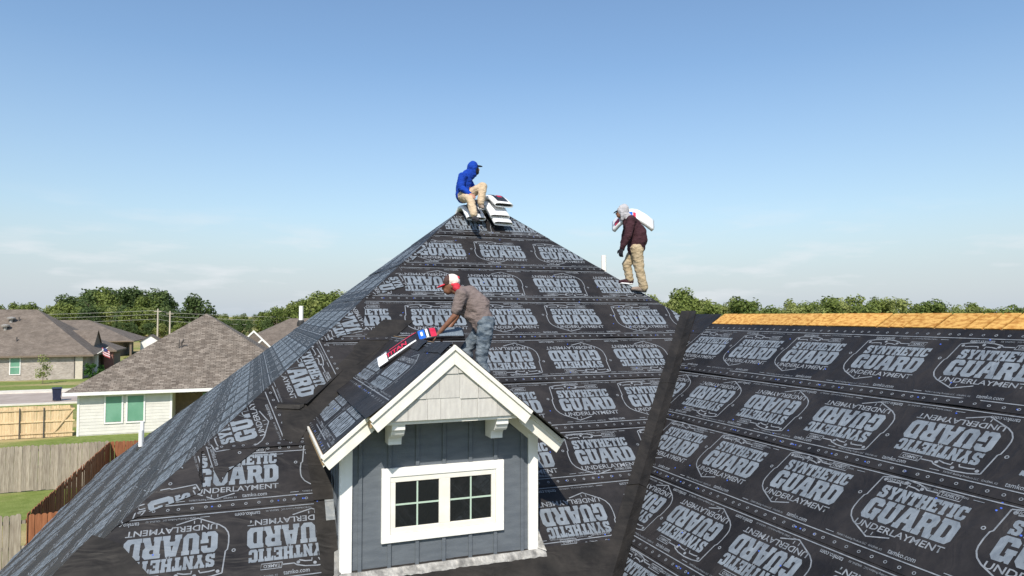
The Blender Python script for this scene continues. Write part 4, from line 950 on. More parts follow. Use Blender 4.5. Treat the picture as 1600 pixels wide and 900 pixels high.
blob('peak', [('e', hd_+Vector((-.125, 0, -.012)), (.085, .078, .016), (0, -.38, 0))], M['redcap'], cap, .008, 1)
blob('kerchief', [('c', hd_+Vector((.06, -.04, -.02)), .062, hd_+Vector((.105, -.02, -.09)), .050), ('c', hd_+Vector((.06, .04, -.02)), .062, hd_+Vector((.10, .02, -.09)), .050), ('e', hd_+Vector((.085, -.01, .09)), (.034, .04, .040)), ('c', hd_+Vector((.02, -.085, .0)), .022, hd_+Vector((.09, -.06, -.06)), .035)], M['redcap'], pa, .011, 2, .006, 3)
# --- the worker in a blue hood, sitting on a bundle at the peak
px_, py_ = at(-.95, 14.50)
pz0 = H+2.425
pbm = empty('person', (px_, py_, pz0), 'worker in blue hooded top and khaki trousers sitting on a bundle at the peak', 'person', None, RZP)
hip = Vector((-.08, 0, .10)); chest = Vector((-.05, 0, .47)); hd_ = Vector((.135, -.02, .70))
sN, sF = Vector((-.10, -.17, .50)), Vector((-.02, .19, .50)); eN, eF = Vector((-.125, -.26, .24)), Vector((.13, .16, .26)); wN, wF = Vector((.085, -.38, .085)), Vector((.235, -.02, .325))
kN, aN = Vector((.085, -.42, -.02)), Vector((.165, -.58, -.40)); kF, aF = Vector((.33, -.10, .30)), Vector((.295, -.20, -.10))
body = [('c', hip, .135, chest, .14), ('c', chest, .09, hd_+Vector((-.03, 0, -.08)), .058), ('e', hd_, (.095, .078, .118), (0, .15, 0)), ('e', hd_+Vector((.045, 0, -.07)), (.06, .055, .06)), ('c', hd_+Vector((.098, 0, -.005)), .013, hd_+Vector((.114, 0, -.030)), .016),
        ('e', hd_+Vector((.082, 0, -.068)), (.022, .03, .014)), ('c', chest, .1, sN, .07), ('c', chest, .1, sF, .07)]
body += arm(sN, eN, wN)+arm(sF, eF, wF)+hand(wN, (.55, -.55, -.35), (.2, -.3, .8), 1.1, .5, 1)+hand(wF, (.6, -.35, .05), (-.1, -.3, .9), 1.1, .9, -1)
body += [('c', hip+Vector((0, -.09, 0)), .085, kN, .058), ('c', kN, .058, aN, .04), ('c', hip+Vector((0, .09, 0)), .085, kF, .058), ('c', kF, .058, aF, .04)]
pb = blob('body', body, M['skinlight'], pbm, .011, 2)
blob('face_mask', [('e', hd_+Vector((.034, 0, -.030)), (.075, .074, .105), (0, .15, 0)), ('e', hd_+Vector((.05, 0, -.075)), (.066, .060, .066))], M['black'], pbm, .010, 2)
blob('hooded_top', [('c', hip+Vector((-.01, 0, .02)), .165, hip.lerp(chest, .5)+Vector((-.03, 0, 0)), .160), ('c', hip.lerp(chest, .5)+Vector((-.03, 0, 0)), .160, chest, .165), ('c', chest, .135, sN, .095), ('c', chest, .135, sF, .095), ('c', sN, .092, eN, .078), ('c', eN, .076, wN+(eN-wN)*.12, .052), ('c', sF, .090, eF, .075), ('c', eF, .073, wF+(eF-wF)*.12, .05),
     ('c', chest+Vector((.04, 0, .10)), .115, hd_+Vector((-.055, 0, -.06)), .098)], M['bluehood'], pbm, .013, 3, .010, 2)
hood = blob('hood', [('e', hd_+Vector((-.028, 0, .020)), (.122, .112, .150), (0, .15, 0)), ('c', hd_+Vector((-.05, 0, -.06)), .105, hd_+Vector((-.07, 0, -.14)), .11), ('c', hd_+Vector((.0, -.085, -.02)), .035, hd_+Vector((.025, -.055, -.14)), .035), ('c', hd_+Vector((.0, .085, -.02)), .035, hd_+Vector((.025, .055, -.14)), .035)], M['bluehood'], pbm, .012, 2, .006, 4)
blob('cap_peak', [('e', hd_+Vector((.115, 0, .052)), (.075, .072, .014), (0, .12, 0))], M['black'], pbm, .008, 1)
blob('trousers', [('c', hip+Vector((0, -.06, .0)), .140, hip+Vector((0, .06, .0)), .140), ('c', hip+Vector((0, -.09, 0)), .125, kN, .092), ('c', kN, .092, aN+Vector((0, 0, .04)), .080), ('c', hip+Vector((0, .09, 0)), .125, kF, .092), ('c', kF, .092, aF+Vector((0, 0, .04)), .076)], M['khaki'], pbm, .013, 2, .011, 9)
shoe(pbm, aN+Vector((.005, -.01, -.03)), aN+Vector((.10, -.17, -.11)), M['shoedark'], M['rubber']); shoe(pbm, aF+Vector((0, -.01, -.03)), aF+Vector((.05, -.20, -.10)), M['shoe'], M['wrap'])
# --- the worker climbing the hip with a bundle over his shoulder
cx_, cy_ = 7.37, 12.02
pc = empty('person', (cx_, cy_, 19.4 and (H+2.233-S*(cx_-5.2))+.02), 'worker in maroon hooded top carrying a bundle on his shoulders down the right hip', 'person', None, RZP)
hip = Vector((-.15, 0, .86)); mid = Vector((-.13, 0, 1.08)); chest = Vector((-.24, 0, 1.40)); hd_ = Vector((-.435, -.01, 1.655))
sN, sF = Vector((-.27, -.19, 1.46)), Vector((-.25, .19, 1.46)); eN, eF = Vector((-.36, -.25, 1.13)), Vector((-.33, .25, 1.14)); wN, wF = Vector((-.47, -.20, .88)), Vector((-.40, .22, .89))
kN, aN = Vector((-.10, -.09, .46)), Vector((-.02, -.08, .09)); kF, aF = Vector((-.32, .11, .58)), Vector((-.26, .10, .26))
body = [('c', hip, .14, mid, .14), ('c', mid, .14, chest, .15), ('c', chest, .08, hd_+Vector((.04, 0, -.09)), .06), ('e', hd_, (.095, .078, .12), (0, .5, 0)), ('e', hd_+Vector((-.05, 0, -.07)), (.06, .055, .06)), ('c', hd_+Vector((-.10, 0, -.02)), .013, hd_+Vector((-.117, 0, -.045)), .016), ('e', hd_+Vector((-.085, 0, -.085)), (.022, .03, .014)), ('c', chest, .1, sN, .07), ('c', chest, .1, sF, .07)]
body += arm(sN, eN, wN)+arm(sF, eF, wF)+[('c', hip+Vector((0, -.09, -.03)), .085, kN, .058), ('c', kN, .058, aN, .04), ('c', hip+Vector((0, .09, -.03)), .085, kF, .058), ('c', kF, .058, aF, .04)]
body += hand(wN, (-.2, .05, -1), (-.5, -.8, .1), 1.05, .55, 1)+hand(wF, (-.15, -.05, -1), (-.5, .8, .1), 1.05, .6, -1)
pb = blob('body', body, M['skin'], pc, .011, 2)
gl = blob('glove', [(s_[0], *(s_[1:2]), s_[2]+.006, *(s_[3:4]), s_[4]+.006) for s_ in hand(wN, (-.2, .05, -1), (-.5, -.8, .1), 1.05, .55, 1)], M['glove'], pc, .009, 1)
blob('hooded_top', [('c', hip+Vector((.0, 0, .06)), .185, mid+Vector((.02, 0, 0)), .190), ('c', mid+Vector((.03, 0, .0)), .190, chest, .180), ('c', mid+Vector((.07, 0, -.02)), .15, mid+Vector((.05, 0, .16)), .15), ('c', chest, .145, sN, .10), ('c', chest, .145, sF, .10), ('c', sN, .10, eN, .082), ('c', eN, .080, wN+(eN-wN)*.1, .055), ('c', sF, .098, eF, .08), ('c', eF, .078, wF+(eF-wF)*.1, .052), ('c', chest+Vector((-.04, 0, .10)), .11, hd_+Vector((.06, 0, -.11)), .09)], M['maroon'], pc, .014, 3, .011, 7)
blob('hood', [('e', hd_+Vector((.030, 0, .025)), (.122, .108, .140), (0, .5, 0)), ('c', hd_+Vector((.05, 0, -.05)), .10, hd_+Vector((.12, 0, -.13)), .10), ('c', hd_+Vector((-.01, -.085, -.03)), .03, hd_+Vector((.0, -.06, -.16)), .035), ('c', hd_+Vector((-.01, .085, -.03)), .03, hd_+Vector((.0, .06, -.16)), .035)], M['greyhood'], pc, .012, 2, .008, 6)
blob('cap_peak', [('e', hd_+Vector((-.12, 0, .0)), (.06, .066, .013), (0, -.6, 0))], M['black'], pc, .008, 1)
blob('trousers', [('c', hip+Vector((0, -.05, .04)), .150, hip+Vector((0, .05, .04)), .150), ('c', hip+Vector((.01, -.08, -.02)), .128, kN, .098), ('c', kN, .098, aN+Vector((.01, 0, .02)), .088), ('c', hip+Vector((-.01, .08, -.02)), .125, kF, .095), ('c', kF, .095, aF+Vector((.0, 0, .03)), .080)], M['khakidark'], pc, .014, 2, .015, 11)
shoe(pc, aN+Vector((0, 0, .005)), aN+Vector((-.21, 0, -.01)), M['shoe'], M['rubber']); shoe(pc, aF, aF+Vector((-.20, 0, -.03)), M['maroon'], M['wrap'])
bw = Matrix.Translation((cx_, cy_, (H+2.233-S*(cx_-5.2))+.02)) @ Matrix.Rotation(RZP, 4, 'Z')
bundle('shingle_bundle', [(-.29, -.27), (-.16, -.10), (-.03, .0), (.10, .0), (.27, -.12), (.42, -.27)], .36, .10, 'white wrapped shingle bundle over the shoulders of the worker in maroon', M['wrap'], bw @ Vector((-.25, .10, 1.57)), RZP-R_(10), None,
       ((.10, .22, -.15, -.02, M['wrapred'], 'printed_panel'), (.44, .52, -.16, .02, M['wrapblue'], 'printed_panel'), (.53, .58, -.16, .0, M['wrapred'], 'printed_panel')), tilt=R_(42), pw_=.34)

# ------------------------------------------------------------------ neighbouring houses
def hip_roof(x0, x1, y0, y1, ze, sl, m, parent, name='roof', th=.18, fascia=None):
    if (x1-x0) >= (y1-y0): r = (y1-y0)/2; a, b_ = Vector((x0+r, y0+r, ze+sl*r)), Vector((x1-r, y0+r, ze+sl*r))
    else: r = (x1-x0)/2; a, b_ = Vector((x0+r, y0+r, ze+sl*r)), Vector((x0+r, y1-r, ze+sl*r))
    c = [Vector((x0, y0, ze)), Vector((x1, y0, ze)), Vector((x1, y1, ze)), Vector((x0, y1, ze))]; mb = MB()
    if (x1-x0) >= (y1-y0): mb.poly([c[0], c[1], b_, a]); mb.poly([c[1], c[2], b_]); mb.poly([c[2], c[3], a, b_]); mb.poly([c[3], c[0], a])
    else: mb.poly([c[0], c[1], a]); mb.poly([c[1], c[2], b_, a]); mb.poly([c[2], c[3], b_]); mb.poly([c[3], c[0], a, b_])
    mb.poly([c[3], c[2], c[1], c[0]])
    ro = mb.build(name, m, parent)
    if fascia:
        for q in ((x0, x1, y0-.03, y0), (x0, x1, y1, y1+.03), (x0-.03, x0, y0-.03, y1+.03), (x1, x1+.03, y0-.03, y1+.03)): MB().box(*q, ze-th, ze+.015).build('fascia', fascia, ro)
    return ro
def window(parent, x0, x1, y, z0, z1, mg, mf, meet=True):
    w_ = MB().box(x0+.03, x1-.03, y-.012, y-.002, z0+.03, z1-.03).build('window', mg, parent)
    for q in ((x0-.06, x1+.06, z1, z1+.09), (x0-.06, x1+.06, z0-.09, z0), (x0-.06, x0+.03, z0, z1), (x1-.03, x1+.06, z0, z1)): MB().box(q[0], q[1], y-.045, y-.001, q[2], q[3]).build('frame', mf, w_)
    if meet: zm = (z0+z1)/2-.1; MB().box(x0+.03, x1-.03, y-.03, y-.013, zm-.03, zm+.03).build('sash_bar', mf, w_)
    return w_
def downspout(parent, x, y, z): MB().tube([(x, y-.05, .1), (x, y-.05, z)], .045, 6).build('downspout', M['vent'], parent)
# white-sided house with the broad brown roof
nh = empty('neighbour_house', (-3.3, 54, 0), 'white sided house with broad brown hip roof and two green windows', 'house')
ro = hip_roof(-10.45, 3.85, 46.75, 62.2, 2.62, .655, M['roofA'], nh, fascia=M['white'])
WY = 47.25
MB().box(-9.78, -4.78, WY+.02, 61.6, 0, 2.45).build('wall', M['siding'], nh)
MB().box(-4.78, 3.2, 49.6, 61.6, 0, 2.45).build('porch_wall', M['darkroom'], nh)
MB().box(-10.4, 3.8, 46.8, 62.1, 2.45, 2.5).build('soffit', M['white'], nh)
wz0, wz1 = .74, 2.30
k = 0; z = .06
while z < 2.42:
    segs = [(-9.70, -4.86)] if (z+.19 < wz0-.1 or z > wz1+.08) else [(-9.70, -8.44), (-7.40, -7.27), (-6.22, -4.86)]
    for a, b_ in segs: MB().extr([(a, WY+.019, z), (a, WY-.004, z), (a, WY+.008, z+.185), (a, WY+.019, z+.185)], (b_-a, 0, 0)).build('siding_board', M['siding'], nh)
    z += .188
for x0, x1 in ((-9.82, -9.70), (-4.86, -4.74)): MB().box(x0, x1, WY-.03, WY+.03, 0, 2.45).build('corner_board', M['white'], nh)
window(nh, -8.36, -7.46, WY-.01, wz0, wz1, M['greenglass'], M['white'], False); window(nh, -7.20, -6.28, WY-.01, wz0, wz1, M['greenglass'], M['white'], False)
window(nh, -3.2, -1.2, 49.58, .1, 2.1, M['greenglass'], M['darkroom'], False)
rv = MB().tube([(-4.55, 50.4, 4.95), (-4.55, 50.4, 5.35), (-4.42, 50.3, 5.55)], [.06, .06, .05], 8).build('roof_vent', M['vent'], nh)
MB().tube([(-4.70, 50.35, 4.9), (-4.70, 50.35, 5.55)], .03, 6).build('roof_vent', M['vent'], nh)
# brick house on the left with round roof vents
bh = empty('neighbour_house', (-28, 96, 0), 'pale brick house with brown hip roof and round vents at the left edge', 'house')
hip_roof(-46, -17.0, 88.8, 103.4, 2.72, .70, M['roofB'], bh, fascia=M['darkroom'])
MB().box(-45.4, -18.15, 89.3, 102.8, 0, 2.6).build('wall', M['brick'], bh)
MB().box(-18.85, -18.12, 89.26, 89.32, 0, 2.58).build('pale_brick_pier', mat('cream_brick', (.52, .46, .38), .9, (.6, .54, .45), 4), bh)
window(bh, -24.97, -24.05, 89.28, .72, 2.46, M['greenglass'], M['white'])
downspout(bh, -18.9, 89.28, 2.6)
for x, y in ((-28.3, 93.9), (-26.3, 94.0), (-26.5, 92.8)):
    z = 2.72+.70*(y-88.8); mb = MB(); mb.tube([(x, y, z-.1), (x, y, z+.30), (x, y, z+.36), (x, y, z+.52), (x, y, z+.62)], [.16, .18, .42, .45, .1], 14); mb.build('roof_vent', M['ventpale'], bh)
for x, y in ((-27.6, 92.9), (-25.6, 94.2), (-24.9, 91.0)): z = 2.72+.70*(y-88.8); MB().tube([(x, y, z-.1), (x, y, z+.7 if x < -27 else z+.45)], .07, 7).build('vent_pipe', M['vent'], bh)
# its porch wing with a small gable
gx0, gx1, gy0, gy1 = -25, -18.0, 94.3, 99.0; gm_ = (gy0+gy1)/2
mb = MB(); mb.poly([(gx0, gy0, 3.5), (gx1, gy0, 3.5), (gx1, gm_, 5.35), (gx0, gm_, 5.35)]); mb.poly([(gx1, gy1, 3.5), (gx0, gy1, 3.5), (gx0, gm_, 5.35), (gx1, gm_, 5.35)]); mb.build('roof', M['roofB'], bh)
MB().extr([(gx1-.15, gy0+.1, 3.45), (gx1-.15, gy1-.1, 3.45), (gx1-.15, gm_, 5.28)], (-.1, 0, 0)).build('gable_wall', M['darkroom'], bh)
MB().box(gx0, gx1-.3, gy0+.3, gy1-.3, 0, 3.46).build('wall', M['brick'], bh)
MB().box(-17.75, -17.45, 93.5, 93.9, 0, 2.7).build('porch_column', M['white'], bh)
hip_roof(-22.0, -16.1, 97, 104, 2.8, .5, M['roofB'], bh, fascia=M['darkroom'])
MB().box(-17.5, -16.5, 97.3, 98.1, 0, 2.7).build('porch_column', M['redbrick'], bh)
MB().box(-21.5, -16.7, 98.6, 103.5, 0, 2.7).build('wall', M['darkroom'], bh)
MB().box(-18.4, -18.16, 90.6, 94, 0, 2.6).build('wall', M['brick'], bh)
# far house behind it
fh = empty('neighbour_house', (-36, 142, 0), 'far house with low brown hip roof in front of the trees', 'house')
hip_roof(-50, -19.6, 134, 151, 2.7, .42, M['roofB'], fh, fascia=M['darkroom'])
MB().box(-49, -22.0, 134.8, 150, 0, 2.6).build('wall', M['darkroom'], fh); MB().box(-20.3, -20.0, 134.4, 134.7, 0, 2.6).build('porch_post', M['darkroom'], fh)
for x in (-36, -33): MB().box(x, x+.4, 139, 139.4, 4.7, 5.2).build('roof_vent', M['vent'], fh)
# white shed
sx, sy = at((236-800)/1067*125, 125)
sh_ = empty('shed', (sx, sy, 0), 'small white gabled shed beyond the brown roof', 'shed')
MB().extr([(-1.6, 0, 0), (1.6, 0, 0), (1.6, 0, 2.3), (0, 0, 3.4), (-1.6, 0, 2.3)], (0, 4, 0)).build('wall', M['white'], sh_, local=True)
for sg in (-1, 1): MB().extr([(0, -.2, 3.46), (sg*1.8, -.2, 2.22), (sg*1.8, 4.2, 2.22), (0, 4.2, 3.46)], (0, 0, .1)).build('roof', M['roofB'], sh_, local=True)
# house with white-trimmed gables behind the left slope
gh = empty('neighbour_house', (3, 104, 0), 'brown roofed house with two small white edged gables behind the left slope', 'house')
hip_roof(-3.2, 16, 97, 113, 2.7, .50, M['roofB'], gh, fascia=M['white'])
hip_roof(-10, 2, 101, 115, 2.7, .33, M['roofB'], gh)
MB().box(-2.6, 15.4, 97.6, 112, 0, 2.6).build('wall', M['siding'], gh)
MB().box(-9.4, -2.6, 101.6, 112, 0, 2.6).build('wall', M['brick'], gh)
for xg, yg, zt, hw in ((-.15, 96.9, 5.05, 1.75), (.9, 95.4, 4.0, 1.7)):
    MB().extr([(xg-hw, yg, zt-1.75*hw/1.75), (xg+hw, yg, zt-1.75*hw/1.75), (xg, yg, zt)], (0, 4, 0)).build('gable_roof', M['roofB'], gh)
    MB().extr([(xg-hw+.2, yg, 0), (xg+hw-.2, yg, 0), (xg+hw-.2, yg, zt-hw+.1), (xg-hw+.2, yg, zt-hw+.1)], (0, 4, 0)).build('wall', M['darkroom'], gh)
    for sg in (-1, 1): MB().extr([(xg, yg-.06, zt+.12), (xg+sg*(hw+.1), yg-.06, zt-hw+.02), (xg+sg*(hw+.1), yg-.06, zt-hw-.26), (xg, yg-.06, zt-.17)], (0, .05, 0)).build('rake_board', M['white'], gh)
window(gh, .3, 1.5, 95.36, .8, 2.3, M['greenglass'], M['white'], False)

# ------------------------------------------------------------------ fences
def picket_mesh(h, w, dog=True):
    mb = MB(); d = .035; pts = [(-w/2, 0, 0), (w/2, 0, 0), (w/2, 0, h-d), (w/2-d, 0, h), (-w/2+d, 0, h), (-w/2, 0, h-d)] if dog else [(-w/2, 0, 0), (w/2, 0, 0), (w/2, 0, h), (-w/2, 0, h)]
    return mb.extr(pts, (0, .016, 0)).mesh('picket')
def fence(label, m, p0, p1, h=1.83, w=.14, dog=True, rails_front=False, posts=None, jit=.012):
    p0, p1 = Vector((*p0, 0)), Vector((*p1, 0)); d = p1-p0; L = d.length; a = math.atan2(d.y, d.x)
    f_ = empty('fence', p0, label, 'fence', None, a); me = picket_mesh(h, w-.006, dog); me.materials.append(m); k = 0
    for i in range(int(L/w)):
        o_ = link('picket', me, None, f_, (w/2+i*w, random.uniform(-.006, .006), .03+random.uniform(-jit, jit))); o_.rotation_euler = (random.uniform(-.01, .01), random.uniform(-.006, .006), random.uniform(-.04, .04))
    ry = -.055 if rails_front else .03
    for z in (.25, .92, 1.60): MB().box(0, L, ry, ry+.038, z, z+.088).build('rail', m, f_, local=True)
    for x in (posts or []): MB().tube([(x, ry-.035 if rails_front else ry+.09, 0), (x, ry-.035 if rails_front else ry+.09, h-.06)], .032, 8).build('post', M['post'], f_, local=True)
    return f_
ff = fence('light new pine fence with rails and metal posts beside the white house', M['picketnew'], (-34, 47.4), (-9.95, 47.4), dog=False, rails_front=True, posts=[24.05-x for x in (1.55, 2.75, 4.55, 6.9, 9.3, 11.7, 14.1)])
MB().extr([(22.95, -.075, .30), (23.05, -.075, .30), (24.0, -.075, 1.62), (23.9, -.075, 1.62)], (0, .02, 0)).build('brace', M['picketnew'], ff, local=True)
fence('weathered grey wooden fence behind the stained brown one', M['picketgrey'], (-20, 33.25), (-5.72, 33.25), jit=.02)
fence('dark stained brown fence running away from the roof eave', M['picketred'], (-5.66, 22.0), (-5.66, 33.2))
fence('short stained brown fence section at the far corner', M['picketred'], (-5.62, 33.1), (-3.0, 33.1))
fence('short stained brown fence section nearest the roof eave', M['picketred'], (-5.60, 21.9), (-4.5, 21.9))
fence('weathered grey fence at the lower left nearest the roof', M['picketgrey'], (-16, 21.95), (-5.70, 21.95), jit=.02)

# ------------------------------------------------------------------ bins, flag, poles and lines
def bin_(x, y, m, label):
    o_ = empty('wheeled_bin', (x, y, 0), label, 'bin', None, .2)
    mb = MB(); a, b_ = .26, .33; k = len(mb.v)
    mb.v += [(-a, -a, .10), (a, -a, .10), (a, a, .04), (-a, a, .04), (-b_, -b_, .98), (b_, -b_, .98), (b_, b_+.03, 1.02), (-b_, b_+.03, 1.02)]
    mb.f += [(3, 2, 1, 0), (4, 5, 6, 7), (0, 1, 5, 4), (1, 2, 6, 5), (2, 3, 7, 6), (3, 0, 4, 7)]; mb.build('bin_body', m, o_, local=True, bevel=.03)
    MB().extr([(-.36, -.37, 1.0), (.36, -.37, 1.0), (.36, .37, 1.05), (-.36, .37, 1.05)], (0, 0, .07)).build('lid', m, o_, local=True, bevel=.02)
    for sx_ in (-.27, .27): MB().tube([(sx_-.03, .28, .12), (sx_+.03, .28, .12)], .12, 12).build('wheel', M['rubber'], o_, local=True)
    MB().tube([(-.25, .40, .98), (.25, .40, .98)], .02, 6).build('handle', m, o_, local=True)
bin_(-15.45, 67.2, M['bin'], 'navy wheeled bin standing at the road edge')
bin_(-13.35, 66.6, M['bingreen'], 'green wheeled bin half hidden behind the white house')
fx, fy_ = at((160-800)/1067*79, 79)
fg = empty('flag', (fx, fy_, 0), 'striped flag on a slanting white pole at the brick house porch', 'flag', None, RZP)
MB().tube([(-.85, 0, 2.45), (.75, 0, 3.45)], .05, 8).build('flag_pole', M['white'], fg, local=True)
for i in range(7):
    z1 = 3.30-i*.13
    mb = MB(); prev = None
    for k in range(9):
        x = .05+k*.11+i*.02; y = .06*math.sin(k*1.1+i*.2); p = (Vector((x, y, z1-k*.05+.16)), Vector((x, y, z1-k*.05+.03)))
        if prev: mb.poly([prev[0], p[0], p[1], prev[1]])
        prev = p
    mb.build('stripe', M['flagred'] if i % 2 == 0 else M['flagwhite'], fg, local=True)
mb = MB(); mb.extr([(.25, -.10, 3.40), (.70, -.10, 3.30), (.75, -.10, 2.95), (.35, -.10, 3.0)], (0, .01, 0)); mb.build('canton', M['flagblue'], fg, local=True)
tops = []
for px, d, zt, lab in ((247, 198, 9.0, 'left of the two pale utility poles before the trees'), (266, 200, 8.3, 'right of the two pale utility poles before the trees')):
    x, y = at((px-800)/1067*d, d)
    o_ = empty('utility_pole', (x, y, 0), lab, 'utility pole', 'utility poles', RZP)
    MB().tube([(0, 0, 0), (0, 0, zt)], [.24, .20], 10).build('pole', M['pole'], o_, local=True)
    MB().box(-1.1, 1.1, -.18, -.08, zt-.9, zt-.75).build('crossarm', M['pole'], o_, local=True)
    for q in (-1, 0, 1): MB().tube([(q, -.13, zt-.75), (q, -.13, zt-.5)], .05, 6).build('insulator', M['vent'], o_, local=True)
    tops.append(Vector((x, y, zt)))
for i, (dz_, lab) in enumerate(((-.5, 'top'), (-1.6, 'middle'), (-3.0, 'lowest'))):
    pts = []
    ends = [Vector((*at(-250, 200), 8.6))]+tops+[Vector((*at(20, 204), 8.2))]
    for a, b_ in zip(ends, ends[1:]):
        for k in range(12): t = k/12; p = a.lerp(b_, t); p.z += dz_-1.6*4*t*(1-t)*min(1, (b_-a).length/120); pts.append(p)
    pts.append(ends[-1]+Vector((0, 0, dz_)))
    tag(MB().tube(pts, .045, 5).build('power_line', M['wire']), lab+' of the three pale power lines strung before the trees', 'power line', 'power lines')

# ------------------------------------------------------------------ trees and plants
def crown_mesh(name, seed, n_leaf, leaf, lobes, hw=.42, lowz=.30):
    """crown of unit height: leaf-sized faces through uneven lobes, denser towards each lobe's skin"""
    rg = random.Random(seed); mb = MB(); L = []
    for i in range(lobes):
        t = rg.random(); z = lowz+(.92-lowz)*t; rr = hw*(1-.75*abs(z-.52)**1.3*2.0)*rg.uniform(.55, 1.0); a = rg.uniform(0, 6.283)
        L.append((Vector((math.cos(a)*rr*.75, math.sin(a)*rr*.75, z)), rg.uniform(.10, .21)))
    L.append((Vector((0, 0, .55)), .26)); L.append((Vector((0, 0, .80)), .16))
    for i in range(n_leaf):
        c, r = rg.choice(L); d = Vector((rg.gauss(0, 1), rg.gauss(0, 1), rg.gauss(0, 1))).normalized()
        p = c+d*r*(rg.random()**.28)*rg.uniform(.85, 1.12); p.z = max(.03, p.z)
        nrm = (d+Vector((rg.gauss(0, .6), rg.gauss(0, .6), rg.gauss(0, .6)+.3))).normalized(); q = nrm.to_track_quat('Z', 'Y'); s_ = leaf*rg.uniform(.6, 1.4); a = rg.uniform(0, 3.14)
        k = len(mb.v)
        for x, y in ((-1, -.2), (.1, -.62), (1, .1), (-.1, .6)): mb.v.append(tuple(p+q @ Vector(((x*math.cos(a)-y*math.sin(a))*s_, (x*math.sin(a)+y*math.cos(a))*s_, 0))))
        mb.f.append((k, k+1, k+2, k+3))
    return mb.mesh(name)
def trunk_mesh(name, seed):
    rg = random.Random(seed); mb = MB(); mb.tube([(0, 0, 0), (.01, 0, .25), (-.01, .01, .5), (0, 0, .8)], [.030, .022, .015, .004], 7)
    for i in range(6):
        a = rg.uniform(0, 6.28); z = rg.uniform(.22, .5); r = rg.uniform(.15, .3); mb.tube([(0, 0, z), (math.cos(a)*r*.5, math.sin(a)*r*.5, z+.10), (math.cos(a)*r, math.sin(a)*r, z+.26)], [.012, .008, .002], 5)
    return mb.mesh(name)
CR = [crown_mesh('crown', 40+i, 1000, .028, 15, .36, .2) for i in range(2)]+[crown_mesh('crown', 10+i, 2700, .030, 13+i, .40+.03*(i % 3), (.30, .14, .22)[i % 3]) for i in range(6)]
TRK = [trunk_mesh('trunk', i) for i in range(3)]
cr_m = {}
def tree(x, y, h, wf, m, label, group, var=None, cat='tree', name='tree'):
    var = random.randrange(len(CR)) if var is None else var
    o_ = empty(name, (x, y, 0), label, cat, group, random.uniform(0, 6.28))
    key = (var, m.name)
    if key not in cr_m: me = CR[var].copy(); me.materials.append(m); cr_m[key] = me
    c = link('crown', cr_m[key], None, o_); c.scale = (h*wf, h*wf, h)
    t = TRK[var % 3]
    if not t.materials: t.materials.append(M['bark'])
    k = link('trunk', t, None, o_); k.scale = (h, h, h)
    return o_
def treeline(px0, px1, step, d0, d1, tops_, mats, label, group, lo=.75, hi=1.15):
    px = px0
    while px < px1:
        t = 0
        for a, b_ in zip(tops_, tops_[1:]):
            if a[0] <= px <= b_[0]: t = a[1]+(b_[1]-a[1])*(px-a[0])/(b_[0]-a[0])
        d = random.uniform(d0, d1); h = max(4, 7.2+(492-t)*d/1067*random.uniform(lo, hi)); x, y = at((px-800)/1067*d, d)
        m = random.choice(mats); wf = random.uniform(.85, 1.25)
        adj = {'leaf': 'mid green', 'leaf_dark': 'dark green', 'leaf_pale': 'pale green'}[m.name]; form = 'broad' if wf > 1.05 else 'narrow'
        tree(x, y, h, wf, m, label.replace('green', adj+' '+form, 1), group); px += step*random.uniform(.7, 1.3)
G, D_, P_ = M['leaf'], M['leafdark'], M['leafpale']
treeline(-60, 120, 12, 235, 275, [(-60, 478), (60, 476), (120, 470)], [G, G, P_], 'green tree in the wood behind the brick house', 'trees behind the brick house')
treeline(105, 262, 9, 255, 300, [(105, 466), (135, 457), (250, 457), (262, 466)], [G, D_, G], 'tall green tree in the wood rising behind the far hip roof', 'tall trees of the wood')
treeline(90, 350, 10, 215, 240, [(90, 484), (180, 480), (275, 486), (350, 495)], [G, D_, P_, G], 'lower green tree at the edge of the wood behind the far hip roof', 'trees at the edge of the wood')
x, y = at((308-800)/1067*215, 215); tree(x, y, 13.0, 1.15, D_, 'single dark rounded tree standing over the brown roof peak', None, 2)
treeline(330, 420, 13, 300, 420, [(330, 492), (360, 491), (420, 489)], [D_, G], 'far low green tree between the brown roof peaks', 'far trees between the roofs')
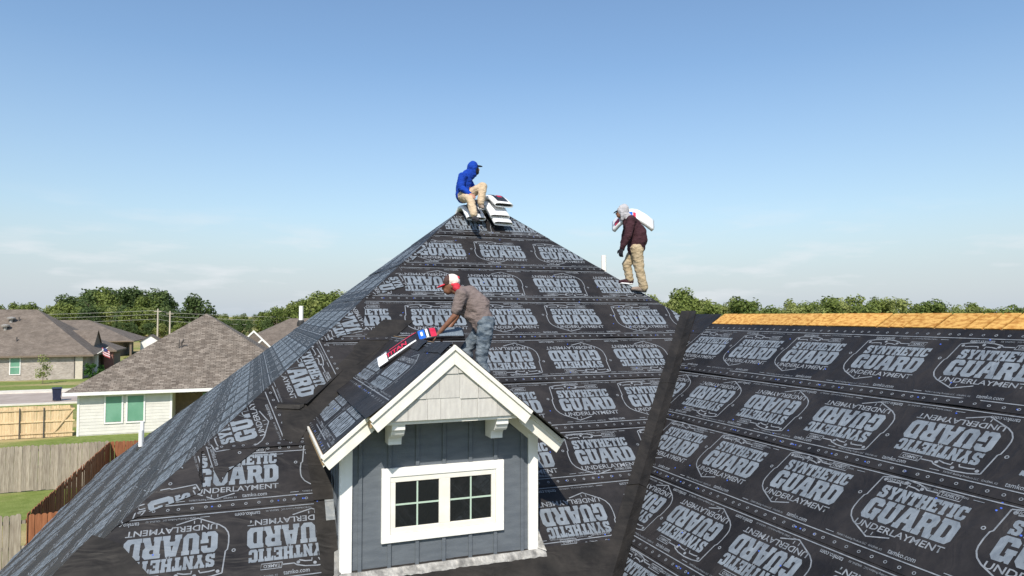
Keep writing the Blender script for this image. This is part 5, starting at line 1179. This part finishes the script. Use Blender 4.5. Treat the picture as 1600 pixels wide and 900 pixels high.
treeline(150, 280, 9, 205, 214, [(150, 508), (280, 508)], [G, D_, P_], 'low green bushy tree along the foot of the wood', 'bushes at the foot of the wood')
treeline(345, 470, 12, 190, 215, [(345, 503), (420, 497), (470, 496)], [G, D_], 'low bushy green tree behind the brown roofs left of the peak', 'bushy trees behind the roofs')
treeline(415, 640, 10, 190, 230, [(415, 487), (450, 480), (490, 468), (530, 458), (640, 455)], [G, G, P_], 'green tree rising behind the left hip', 'trees behind the left hip')
treeline(1010, 1640, 10, 150, 240, [(1010, 470), (1060, 463), (1090, 466), (1120, 474), (1165, 472), (1240, 474), (1330, 470), (1420, 474), (1500, 478), (1640, 482)], [G, P_, G, P_], 'green tree on the skyline beyond the bare sheathing of the wing', 'trees beyond the wing', .4, 1.3)
treeline(1640, 2100, 30, 165, 205, [(1640, 478), (2100, 478)], [G, D_], 'green tree on the skyline far right of the wing', 'trees far right')
treeline(640, 1010, 26, 190, 230, [(640, 470), (1010, 470)], [G, D_], 'green tree hidden behind the main roof', 'trees behind the main roof')
# young tree and shrubs by the brick house
yt = crown_mesh('crown', 77, 330, .036, 9, .22); yt.materials.append(M['leafpale'])
o_ = empty('tree', (-20.6, 84.0, 0), 'young thin tree on the lawn before the brick house', 'tree'); c = link('crown', yt, None, o_); c.scale = (2.7, 2.7, 2.9)
MB().tube([(0, 0, 0), (.02, 0, 1.2), (0, .02, 2.3)], [.035, .025, .01], 6).build('trunk', M['bark'], o_, local=True)
for x, y, r, lab in ((-17.3, 88.7, 1.45, 'round dark shrub at the corner of the brick house'), (-16.6, 90.4, 1.15, 'smaller shrub by the brick house porch'), (-14.9, 99.5, 1.7, 'pale leafy shrub beyond the red brick column')):
    o_ = empty('shrub', (x, y, 0), lab, 'shrub'); me = crown_mesh('foliage', int(r*100), 700, .055, 10, .5); me.materials.append(M['shrub'] if r < 1.5 else M['leafpale']); c = link('foliage', me, None, o_); c.scale = (r*1.15, r*1.15, r*1.3); c.location = (0, 0, -.1)
    MB().tube([(0, 0, 0), (.03, 0, r*.5)], [.05, .02], 5).build('stem', M['bark'], o_, local=True)
